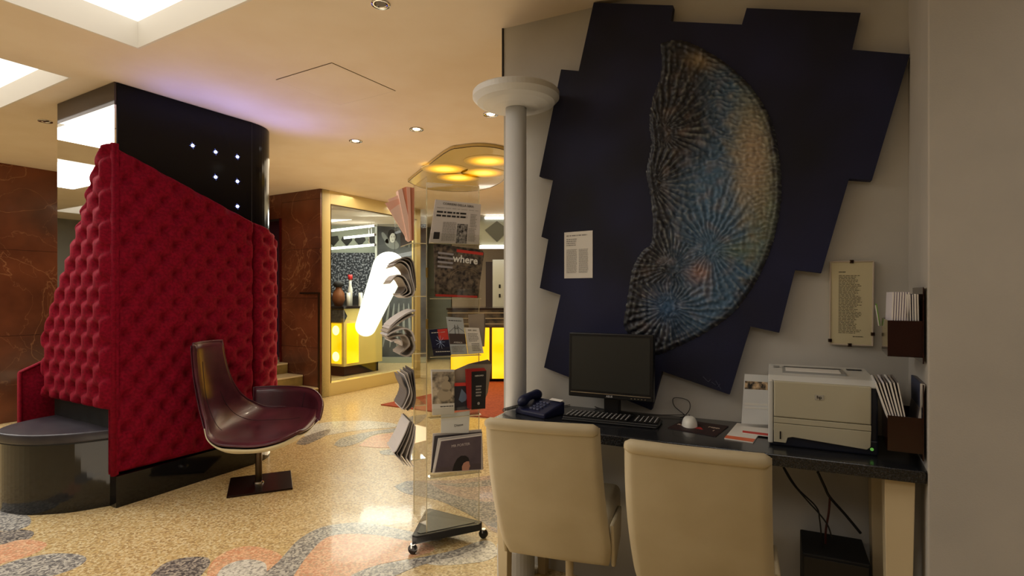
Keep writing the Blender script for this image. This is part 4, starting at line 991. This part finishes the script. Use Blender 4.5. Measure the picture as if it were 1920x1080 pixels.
# under-desk things
pcx = thing('computer_case', 'black box-shaped computer case on the floor under the desk', 'computer', D(.18, 2.22, 0), RD)
part('case', MB().box(-.10, -.08, 0, .10, .13, .40), M_blackm, pcx, bevel=.004)
part('front_panel', MB().box(-.095, -.084, .01, .095, -.08, .39), M_black, pcx, bevel=.001)
def uz(x, y, v): return onv(x, y, DV, v)
cable('power_cable', 'thick black cable bundle dropping from the desk top', [uz(1533,884,2.25), uz(1546,912,2.25), uz(1556,932,2.25), uz(1585,965,2.27), uz(1614,1000,2.27)], .005)
cable('power_cable', 'thin dark cable under the desk hanging nearest the right chair', [uz(1468,876,2.2), uz(1485,905,2.2), uz(1515,940,2.2), uz(1535,962,2.2), uz(1552,985,2.2), uz(1560,1010,2.2)], .0028)
cable('power_cable', 'thin dark cable running down to the floor beside the computer case', [uz(1470,876,2.21), uz(1495,915,2.21), uz(1530,950,2.21), uz(1537,975,2.21), uz(1543,1030,2.21), uz(1556,1080,2.21)], .0028)
cable('power_cable', 'reddish-brown cable twisting down behind the black bundle', [uz(1556,932,2.255), uz(1554,960,2.25), uz(1548,1000,2.25), uz(1550,1040,2.25), uz(1562,1062,2.25)], .004, mat('brown_cable', s(78,34,26), .5))
ad = thing('power_adapter', 'small white plug block on the floor behind the left chair', 'adapter', D(-1.02, 2.33, 0), RD)
part('block', MB().box(-.02, -.015, 0, .02, .02, .022), M_white, ad, bevel=.003); part('prong', MB().box(-.03, -.004, .008, -.02, .004, .014), M_black, ad)

# brochure holders on the pilaster side
def holder(label, z0, zt, z1b, seedn, lean, grp, labs):
    t = thing('brochure_holder', label, 'holder', G(.2, 2.1, z0), RG, 'brown brochure holders')
    part('front', MB().box(-.040, -.10, 0, -.037, .10, zt-z0), M_smoke, t)
    part('end', MB().box(-.040, -.103, 0, .045, -.10, zt-z0), M_smoke, t)
    part('end', MB().box(-.040, .10, 0, .045, .103, zt-z0), M_smoke, t)
    part('bottom', MB().box(-.040, -.10, -.003, .045, .10, 0), M_smoke, t)
    part('back', MB().box(.045, -.11, -.02, .048, .11, zt-z0+.10), M_smoke, t)
    return t
h1 = holder('brown see-through brochure holder on the side wall, the upper one', 1.112, 1.218, 0, 1, 0, '', '')
h2 = holder('brown see-through brochure holder on the side wall, just above the desk', .826, .930, 0, 1, 0, '', '')
rb = random.Random(3)
cols_ = [s(200,190,206), s(206,198,210), s(214,206,216), s(190,180,196), s(222,216,222), s(120,112,108), s(160,150,140), s(96,90,92), s(60,66,90), s(226,224,222), s(130,60,50)]
proto_b = {}
def brochure(x, z, ang, ci, hh, label, grp, k):
    key = (ci, round(hh, 2))
    t = thing('brochure', label, 'brochure', G(.2 + x, 2.1, z), RG, grp)
    m = mat('brochure_%d' % ci, cols_[ci], .6)
    c_, s_ = math.cos(ang), math.sin(ang)
    Mx = Matrix.Rotation(ang, 4, 'Y')
    part('cover', MB().box(0, -.095, 0, .0048, .095, hh, Mx), m, t)
    part('page_edge', MB().box(.0010, -.0955, .001, .0038, -.095, hh-.001, Mx), M_paper, t)
N1 = 12
for k in range(N1):
    ci = [4, 0, 1, 0, 2, 3, 0, 6, 7, 8, 9, 6][k]
    brochure(-.034 + k*.0063, 1.114, R(2 if k < 7 else -1), ci, .19 - (.006 if k > 6 else 0), ['%s upright brochure in the upper brown holder, %s' % (['lilac', 'dark', 'white'][0 if k < 6 else (2 if ci == 9 else 1)], ['leftmost of the row', 'second from the left', 'third from the left', 'fourth from the left', 'fifth from the left', 'sixth from the left', 'first dark one after the lilac ones', 'second dark one after the lilac ones', 'third dark one after the lilac ones', 'fourth dark one after the lilac ones', 'next to the last', 'nearest the side wall'][k])][0], 'brochures in the upper holder', k)
for k in range(7):
    brochure(-.012 + k*.0050, .828, R(-17+k*1.2), [9, 6, 4, 5, 9, 6, 5][k], .205, 'pale brochure leaning left in the lower brown holder, ' + ['outermost, nearest the printer', 'second from the printer', 'third from the printer', 'in the middle of the fan', 'third from the fan\'s wall end', 'second from the fan\'s wall end', 'last of the fan, wall side'][k], 'brochures leaning left in the lower holder', k)
for k in range(5):
    brochure(.021 + k*.0046, .828, R(8 - k*2), [7, 6, 7, 5, 8][k], .205, 'dark brochure leaning right in the lower brown holder, ' + ['leftmost of the dark ones', 'second of the dark ones', 'middle of the dark ones', 'fourth of the dark ones', 'against the side wall'][k], 'brochures leaning right in the lower holder', k)
gr = thing('green_leaflet', 'small green leaflet poking out behind the upper brown holder', 'leaflet', G(.155, 2.22, 1.19), RG)
part('cover', MB().box(0, 0, 0, .003, .02, .075, Matrix.Rotation(R(-8), 4, 'Y')), mat('leaf_green', s(110,160,60), .6), gr)
part('edge', MB().box(-.002, 0, 0, .0, .02, .07, Matrix.Rotation(R(-8), 4, 'Y')), M_paper, gr)

# ------------------------------------------------------------------ newspaper rack
A1, A2, A3 = Vector((-.433, 2.757, 0)), Vector((-.174, 2.862, 0)), Vector((-.541, 2.997, 0))
RX = (A2-A1).normalized(); RN = Vector((RX.y, -RX.x, 0))            # front face: right, outward
LX = (A3-A1).normalized(); LN = Vector((-LX.y, LX.x, 0))            # left face: away from viewer, outward left
rk = thing('newspaper_rack', 'three-sided clear acrylic newspaper rack on a black triangular base with castors', 'rack', ((A1+A2+A3)/3), 0, world=True)
RT = 1.862
def sheetv(p, q_, z0, z1, th=.005):
    d = (q_-p).normalized(); n_ = Vector((-d.y, d.x, 0))*th/2
    return MB().prism([tuple((p+n_).xy), tuple((q_+n_).xy), tuple((q_-n_).xy), tuple((p-n_).xy)], z0, z1)
part('acrylic_panel', sheetv(A1, A2, .085, RT), M_acryl, rk)
part('acrylic_panel', sheetv(A1, A3, .085, RT+.03), M_acryl, rk)
part('acrylic_panel', sheetv(A3, A2, .085, RT), M_acryl, rk)
part('panel_edges', MB().tube([A1+Vector((0,0,.085)), A1+Vector((0,0,RT))], .0028, 6).tube([A2+Vector((0,0,.085)), A2+Vector((0,0,RT))], .0028, 6).tube([A1+Vector((0,0,RT)), A2+Vector((0,0,RT))], .0025, 6).tube([A3+Vector((0,0,.085)), A3+Vector((0,0,RT+.03))], .0035, 6), M_edge, rk)
for z in (1.38, 1.12):
    part('hinge', MB().tube([A1+RN*.006+Vector((0,0,z)), A1+RN*.006+Vector((0,0,z+.05))], .006, 8), mat('brass', s(190,160,90), .3, metal=.8), rk)
B1, B2, B3 = Vector((-.505, 2.70, 0)), Vector((-.135, 2.885, 0)), Vector((-.485, 3.09, 0))
bcn = (B1+B2+B3)/3
def ins(p, k): return bcn + (p-bcn)*k
def tri(k, z0, z1):
    ps = []
    for p, q_, r_ in ((B3, B1, B2), (B1, B2, B3), (B2, B3, B1)):
        a, b = ins(p, k), ins(q_, k); c_ = ins(r_, k); ps += [tuple(b.lerp(a, .07).xy), tuple(b.lerp(c_, .07).xy)]
    return MB().prism(ps, z0, z1)
part('base', tri(1, .045, .085), M_black, rk, bevel=.006)
part('base_tray', tri(.82, .084, .088), mat('base_grey_lid', s(70,72,66), .35), rk)
for p in (B1, B2, B3):
    q_ = ins(p, .93)
    part('castor', MB().lathe([(0, -.011), (.022, -.011), (.024, 0), (.022, .011), (0, .011)], 18, Matrix.Translation((q_.x, q_.y, .024)) @ Matrix.Rotation(R(60), 4, 'Z') @ Matrix.Rotation(R(90), 4, 'Y')), M_black, rk)
    part('castor_stem', MB().lathe([(0, .03), (.012, .03), (.012, .05), (0, .05)], 12, Matrix.Translation((q_.x, q_.y, 0))), M_chrome, rk)
NF = (-RN.x, -RN.y); CF = NF[0]*A1.x + NF[1]*A1.y                   # plane of the front face, n points away from viewer
def shelf(y, x0=805, x1=903, front=True, d=.05):
    if front:
        z = onv(854, y, NF, CF-.03).z; u0, u1 = .005, .275
        p = A1 + RX*u0; q_ = A1 + RX*u1
        mb = MB().prism([tuple(v.xy) for v in (p, q_, q_+RN*d, p+RN*d)], z-.002, z+.002)
        part('shelf', mb, M_acryl, rk); part('shelf_edge', MB().tube([p+RN*d+Vector((0,0,z)), q_+RN*d+Vector((0,0,z))], .0022, 6), M_edge, rk)
        mb = MB().prism([tuple(v.xy) for v in (p+RN*d, q_+RN*d, q_+RN*(d+.003), p+RN*(d+.003))], z, z+.05); part('shelf_lip', mb, M_acryl, rk)
    else:
        z = onv(775, y, NF, CF-.1).z; p = A1 + LX*.01; q_ = A1 + LX*.255
        part('shelf', MB().prism([tuple(v.xy) for v in (p, q_, q_+LN*.075, p+LN*.075)], z-.002, z+.002), M_acryl, rk)
        part('shelf_edge', MB().tube([p+Vector((0,0,z)), p+LN*.075+Vector((0,0,z)), q_+LN*.075+Vector((0,0,z))], .0025, 6), M_edge, rk)
        part('shelf_lip', MB().prism([tuple(v.xy) for v in (p+LN*.075, q_+LN*.075, q_+LN*.078, p+LN*.078)], z, z+.09), M_acryl, rk)
for y in (458, 560, 667, 780, 889): shelf(y)
for y in (452, 556, 668, 770, 876): shelf(y, front=False)
# printed matter on the front face
def fc(name, label, cat, px4, dd, th, m, group=None): return card(name, label, cat, px4, NF, CF-dd, th, m, group)
c = fc('newspaper', 'upright black-and-white broadsheet at the top front of the acrylic rack', 'newspaper', [(817,374),(902,383),(898,458),(805,456)], .022, .012, mat('newsprint', s(206,200,196), .85))
words(c, 'CORRIERE DELLA SERA', .5, .08, .016, M_ink); lines(c, .05, .17, .95, .19, 1, ragged=0); lines(c, .06, .25, .72, .42, 2, M_ink, frac=.5, ragged=.1); lines(c, .78, .27, .93, .6, 9); lines(c, .22, .5, .5, .95, 14, ragged=.05); lines(c, .76, .62, .93, .95, 9)
patch(c, 'photo', .52, .52, .74, .99, vary(mat('halftone', s(90,86,84), .8), s(40,38,38), s(170,165,160), 70, 3)); patch(c, 'photo', .06, .74, .18, .9, M_ink)
Mm = vary(mat('magazine_cover', s(70,60,52), .35), s(40,34,32), s(120,106,90), 50, 4)
for k in range(4):
    d_ = 3*(3-k)
    c = fc('magazine', ['dark magazine at the very back of the stack on the rack\'s second shelf', 'dark magazine second from the back on the rack\'s second shelf', 'dark magazine just behind the front copy on the rack\'s second shelf', 'magazine with big white title letters in front on the rack\'s second shelf'][k], 'magazine',
           [(818-d_*.5, 462-d_*.6), (908-d_*.4, 474-d_*.6), (896, 559), (815, 556)], .014+k*.008, .005, Mm, 'magazines on the second shelf')
words(c, 'where', .62, .20, .052, mat('white_print', s(230,230,225), .6), bold=.0012)
patch(c, 'red_band', .42, .0, .98, .06, mat('red_print', (0, 0, 0))); patch(c, 'red_foot', .02, .95, .98, .995, mat('red_print', (0, 0, 0)))
for k in range(4): patch(c, 'title_stripe', .04, .10+k*.09, .36, .14+k*.09, mat('pale_print', s(160,156,160), .6))
t_, q, P, nv = c; ar = MB()
for rr in (.40, .46): ar.tube([q(.66 + rr*1.0*math.cos(a/12*math.pi)*.8, .62 - rr*.55*math.sin(a/12*math.pi), .001) for a in range(3, 13)], .0008, 5)
part('arch_print', ar, mat('arch_brown', s(150,130,104), .6), t_)
c = fc('leaflet', 'blue and red leaflet on the rack\'s third shelf, leftmost', 'leaflet', [(804,618),(839,615),(846,666),(813,667)], .03, .004, mat('leaf_navy', s(24,26,54), .4), 'leaflets on the third shelf')
patch(c, 'red_area', .45, .02, .98, .42, mat('red_print', (0, 0, 0))); lines(c, .1, .12, .85, .17, 1, M_paper, ragged=0); lines(c, .15, .84, .95, .9, 1, M_paper, ragged=0)
t_, q, P, nv = c; bb = MB()
for k in range(9):
    a = k*.7; bb.tube([q(.5, .5, .001), q(.5+.25*math.cos(a), .5+.25*math.sin(a), .001)], .0007, 4)
part('burst', bb, mat('pale_blue_print', s(170,190,230), .6), t_)
c = fc('leaflet', 'tall grey leaflet with a bridge picture on the rack\'s third shelf, middle', 'leaflet', [(837,594),(868,596),(877,664),(846,665)], .038, .004, mat('leaf_grey', s(176,182,184), .5), 'leaflets on the third shelf')
patch(c, 'dark_band', .0, .44, 1, .72, mat('brown_print', s(70,58,54), .6)); words(c, 'AMERICA', .5, .68, .011, M_paper); lines(c, .1, .08, .9, .12, 1, M_ink, ragged=0); lines(c, .1, .78, .9, .95, 4)
t_, q, P, nv = c; part('bridge_print', MB().tube([q(.42, .2, .001), q(.40, .46, .001)], .001, 4).tube([q(.6, .2, .001), q(.62, .46, .001)], .001, 4).tube([q(.42, .3, .001), q(.6, .3, .001)], .001, 4).tube([q(.0, .42, .001), q(.42, .26, .001), q(.6, .26, .001), q(1, .4, .001)], .0006, 4), M_ink, t_)
c = fc('leaflet', 'white line-drawn map leaflet on the rack\'s third shelf, rightmost', 'leaflet', [(871,614),(898,615),(907,662),(878,664)], .034, .004, M_paper, 'leaflets on the third shelf')
words(c, 'BAR - BAG', .5, .1, .010, M_ink); lines(c, .15, .22, .85, .55, 6); lines(c, .3, .6, .9, .92, 5)
# folded bags behind
for k, (pl4, lab) in enumerate((([(878,590),(908,588),(910,600),(908,650),(882,650)], 'folded grey paper bag behind the leaflets of the third shelf'), ([(852,694),(880,682),(915,674),(922,682),(915,735),(905,760),(855,760)], 'folded grey paper bag fanning out behind the red book of the fourth shelf'))):
    P = [onv(x, y, NF, CF-.010) for x, y in pl4]; org = P[-1]
    t = thing('paper_bag', lab, 'paper bag', org, 0, world=True)
    part('side', MB().extr(P, Vector((NF[0], NF[1], 0))*.006), mat('bag_grey', s(158,146,132), .7), t, bevel=.001)
    part('fold', MB().extr([P[1], P[2], P[3], P[3].lerp(P[1], .3)], -Vector((NF[0], NF[1], 0))*.003), mat('bag_dark', s(96,88,80), .7), t)
# fourth shelf
for k in range(3):
    c = fc('booklet', ['statue booklet rearmost in the left stack of the fourth shelf', 'statue booklet in the middle of the left stack of the fourth shelf', 'statue booklet with white foot in front on the fourth shelf, left'][k], 'booklet', [(808+k, 697-(2-k)*2), (852, 697-(2-k)*2), (852,776), (811,779)], .02+k*.008, .007, mat('booklet_white', s(216,212,204), .6), 'booklets on the fourth shelf')
patch(c, 'statue_photo', .0, .0, 1, .74, vary(mat('statue_print', s(120,108,90), .6), s(60,54,46), s(196,182,158), 26, 4)); lines(c, .35, .8, .95, .84, 1, M_ink, ragged=0)
t_, q, P, nv = c; fg = MB()
for (u, v, ru, rv) in ((.64, .16, .10, .06), (.62, .34, .22, .13), (.55, .54, .34, .14)):
    fg.extr([q(u + ru*math.cos(a*math.pi/8), v + rv*math.sin(a*math.pi/8), .0014) for a in range(16)], nv*.0004)
part('figure_print', fg, mat('statue_tone', s(168,154,130), .6), t_)
c = fc('leaflet', 'dark leaflet with red top on the fourth shelf, between booklet and red book', 'leaflet', [(851,718),(879,717),(881,768),(851,770)], .03, .004, mat('leaf_dark', s(40,38,48), .4), 'leaflets on the fourth shelf')
patch(c, 'red_top', .02, .0, .98, .12, mat('red_print', (0, 0, 0))); t_, q, P, nv = c
part('figure_print', MB().extr([q(.3, .62, .001), q(.5, .22, .001), q(.62, .3, .001), q(.9, .5, .001), q(.75, .66, .001), q(.5, .72, .001)], nv*.0004), mat('blue_grey_print', s(96,112,136), .6), t_)
# red box-like stack of books
c = fc('book', 'thick red-spined black book on the right of the fourth shelf', 'book', [(884,697),(912,695),(910,766),(884,768)], .05, .004, mat('book_black', s(22,18,20), .35))
t_, q, P, nv = c
P2 = [onv(x, y, NF, CF-.05) for x, y in ((874,692),(908,690),(912,695),(884,697))]
part('red_spine', MB().extr([onv(x, y, NF, CF-.05) for x, y in ((874,692),(884,697),(884,768),(878,766))], nv*.02), mat('book_red', s(150,26,22), .4), t_)
part('red_top', MB().extr(P2, nv*.01), mat('book_red', (0, 0, 0)), t_)
words(c, 'NEROMO', .52, .12, .011, M_paper); lines(c, .3, .38, .75, .7, 4, M_inkl)
t_, q, P, nv = c; part('seal', MB().extr([q(.5+.09*math.cos(a*math.pi/6), .85+.04*math.sin(a*math.pi/6), .0012) for a in range(12)], nv*.0004), M_inkl, t_)
c = fc('card', 'white card with black script below the fourth shelf of the rack', 'card', [(827,778),(881,770),(879,812),(827,812)], .025, .003, mat('card_white', (0, 0, 0)))
words(c, 'Diesse', .62, .62, .018, M_ink)
# fifth shelf: four broadsheets
g5 = 'newspapers on the fifth shelf'
for k, (px4, dd, m_, lab) in enumerate((
    ([(812,813),(903,805),(906,880),(808,886)], .020, mat('newsprint', (0, 0, 0)), 'white-edged newspaper at the back of the rack\'s lowest front shelf'),
    ([(815,818),(904,810),(906,880),(808,886)], .030, mat('news_dark', s(60,54,58), .7), 'grey newspaper second from the back on the lowest front shelf'),
    ([(822,822),(904,812),(905,881),(811,887)], .040, mat('newsprint', (0, 0, 0)), 'white-edged newspaper just behind the front one on the lowest front shelf'),
    ([(825,826),(904,815),(904,881),(812,887)], .052, mat('newsprint', (0, 0, 0)), 'newspaper with a dark portrait cover in front on the lowest front shelf'))):
    c = fc('newspaper', lab, 'newspaper', px4, dd, .006, m_, g5)
patch(c, 'cover_photo', .03, .03, .98, .98, vary(mat('cover_mauve', s(84,72,80), .6), s(76,64,74), s(92,80,86), 8))
words(c, 'MR PORTER', .5, .22, .0185, mat('title_grey', s(190,180,180), .6), o=.002)
t_, q, P, nv = c
def blob(pts, m_, o_, nm): part(nm, MB().extr([q(u, v, o_) for u, v in pts], nv*.0004), m_, t_)
blob([(.38,.98),(.40,.78),(.45,.62),(.53,.54),(.63,.55),(.70,.62),(.72,.72),(.70,.8),(.66,.98)], mat('hair_print', s(22,16,18), .6), .0016, 'hair_print')
blob([(.58,.98),(.57,.86),(.60,.76),(.66,.72),(.71,.72),(.73,.82),(.745,.86),(.73,.90),(.72,.98)], mat('skin_print', s(176,128,108), .6), .0022, 'face_print')
# newspapers on the left face: folded sheets seen end-on
def sheets(label, group, paths, w_, m, th=.0022, base=None, split=.0):
    """each path: photo points in the upright plane near the left face; swept along the face by w_"""
    o0 = onv(*paths[0][-1], NF, CF-.02); t = thing('folded_newspaper', label, 'newspaper', o0, 0, group, world=True)
    for k, pa_ in enumerate(paths):
        dd = .0 + .004*(k % 3); P = spline([onv(x, y, NF, CF-.02-dd) for x, y in pa_], 6); mb = MB(); n_ = len(P); V = []
        for i, p in enumerate(P):
            tg = (P[min(i+1, n_-1)] - P[max(i-1, 0)]).normalized(); nr = Vector((-RN.x, -RN.y, 0)).cross(tg).normalized()*th
            dpt = LX*w_*(1 - .12*random.random()) ; dpt = Vector((dpt.x*.55 - .03, dpt.y, 0))
            V += [p+nr, p-nr, p-nr+dpt, p+nr+dpt]
        fs = [(i*4+q_, i*4+(q_+1) % 4, (i+1)*4+(q_+1) % 4, (i+1)*4+q_) for i in range(n_-1) for q_ in range(4)] + [(0, 3, 2, 1), ((n_-1)*4, (n_-1)*4+1, (n_-1)*4+2, (n_-1)*4+3)]
        part('page', mb.add(V, fs), m[k % len(m)], t, smooth=False)
    return t
Mn1 = mat('newsprint', (0, 0, 0)); Mn2 = mat('newsprint_grey', s(168,158,146), .85); Mn3 = mat('newsprint_dark', s(112,104,98), .85)
Mp1 = mat('pink_newsprint', s(240,184,160), .8); Mp2 = mat('pink_newsprint_deep', s(214,140,110), .8); Mp3 = mat('pink_pale', s(246,208,190), .8)
pk = thing('pink_newspaper', 'fan of pink newspapers in the top left pocket of the rack', 'newspaper', onv(768, 450, NF, CF-.03), 0, world=True)
for k, (pl4, m_, dd) in enumerate((
    ([(727,374),(746,366),(768,450),(765,450)], Mp3, .030), ([(722,381),(748,372),(768,450),(764,451)], Mp1, .040), ([(731,395),(752,380),(768,452),(765,452)], Mp3, .048),
    ([(746,357),(754,353),(771,430),(769,452),(764,448)], Mp3, .055), ([(754,353),(762,350),(770,440),(769,450)], Mp2, .052), ([(762,350),(769,351),(772,450),(769,450)], Mp1, .058), ([(769,351),(777,352),(776,450),(772,450)], Mp2, .050))):
    P = [onv(x, y, NF, CF-dd) for x, y in pl4]
    part('page', MB().extr(P, Vector((-.02, .05, 0)) if k > 2 else Vector((NF[0], NF[1], 0))*.003), m_, pk)
gl = 'folded newspapers in the left pockets'
sheets('grey newspapers drooping over in the rack\'s second left pocket', gl, [
    [(736,500),(750,494),(764,506),(771,530),(774,552),(760,556),(750,551)], [(738,496),(752,489),(766,498),(772,520),(777,548),(764,558),(752,554)],
    [(741,492),(756,485),(770,492),(775,515),(779,545)], [(745,490),(760,482),(773,488),(778,510),(780,540)],
    [(731,531),(742,520),(752,522),(758,531),(763,545),(753,553)], [(734,526),(744,516),(756,518),(765,530),(770,548),(757,556)], [(752,553),(758,545),(763,536),(770,548),(774,555)]], .2, [Mn2, Mn1, Mn3, Mn2])
sheets('pale newspapers flopping left from the rack\'s third left pocket', gl, [
    [(729,617),(742,604),(760,590),(777,583)], [(726,624),(742,610),(760,598),(778,590)], [(725,630),(738,622),(758,616),(772,622),(778,640)],
    [(728,634),(742,630),(760,630),(768,645),(760,655),(750,663)], [(734,640),(745,637),(752,640),(754,648)], [(750,664),(762,668),(772,663),(778,650),(772,632)], [(732,612),(748,598),(768,586),(779,582)]], .2, [Mn1, Mn2, Mn1, Mn2], th=.0035)
sheets('rumpled newspapers upright in the rack\'s fourth left pocket', gl, [
    [(753,707),(757,720),(763,733),(760,748),(752,764)], [(758,703),(764,718),(768,735),(762,752),(754,768)], [(764,700),(769,720),(773,740),(768,758),(758,769)], [(770,697),(773,720),(777,742),(774,760),(764,770)], [(775,694),(778,720),(779,748),(775,765)]], .2, [Mn3, Mn1, Mn2, Mn3])
sheets('newspapers leaning outward in the rack\'s lowest left pocket', gl, [
    [(768,790),(758,815),(744,843),(739,850),(750,862),(758,872)], [(771,790),(763,815),(750,842),(745,852),(757,866)], [(774,792),(768,818),(757,845),(752,858),(764,873)], [(777,796),(773,822),(764,850),(762,862),(770,875)], [(779,800),(777,828),(771,852),(770,866),(776,876)]], .2, [Mn1, Mn3, Mn2, Mn1])

# ------------------------------------------------------------------ sub-parts: small pieces go under the part they sit on
def under_part(child, par): child.parent = par
def regroup(root, rules):
    last = {}
    for c in sorted(root.children, key=lambda o: ORDER.get(o, 0)):
        n = c.name.split('.')[0]
        if n in rules and rules[n] in last: c.parent = last[rules[n]]
        else: last[n] = c
ORDER = {o: i for i, o in enumerate(COL.objects)}
regroup(rk, {'shelf_edge': 'shelf', 'shelf_lip': 'shelf', 'castor_stem': 'castor', 'base_tray': 'base'})
regroup(ct, {'star_facets': 'star_light'})
regroup(pr, {'level_gauge': 'paper_tray', 'lettering': 'badge', 'output_slot': 'top_cover', 'slot_shadow_gap': 'top_cover', 'control_panel': 'top_cover', 'button': 'top_cover', 'paper_edge': 'top_cover'})
regroup(mo, {'screen': 'housing', 'bezel_trim': 'housing', 'lettering': 'housing', 'buttons': 'housing'})
regroup(ph, {'coiled_cord': 'handset', 'buttons': 'body', 'paper_label': 'body'})
regroup(bn, {'seat_seam': 'seat'}); regroup(lb, {'welt': 'pad'}); regroup(bc, {'lamp_glow': 'lit_panel'})
regroup(mu, {'hair': 'panel', 'face': 'panel', 'ruff': 'panel', 'eye': 'panel', 'mouth': 'panel', 'drapery_fold': 'panel'})
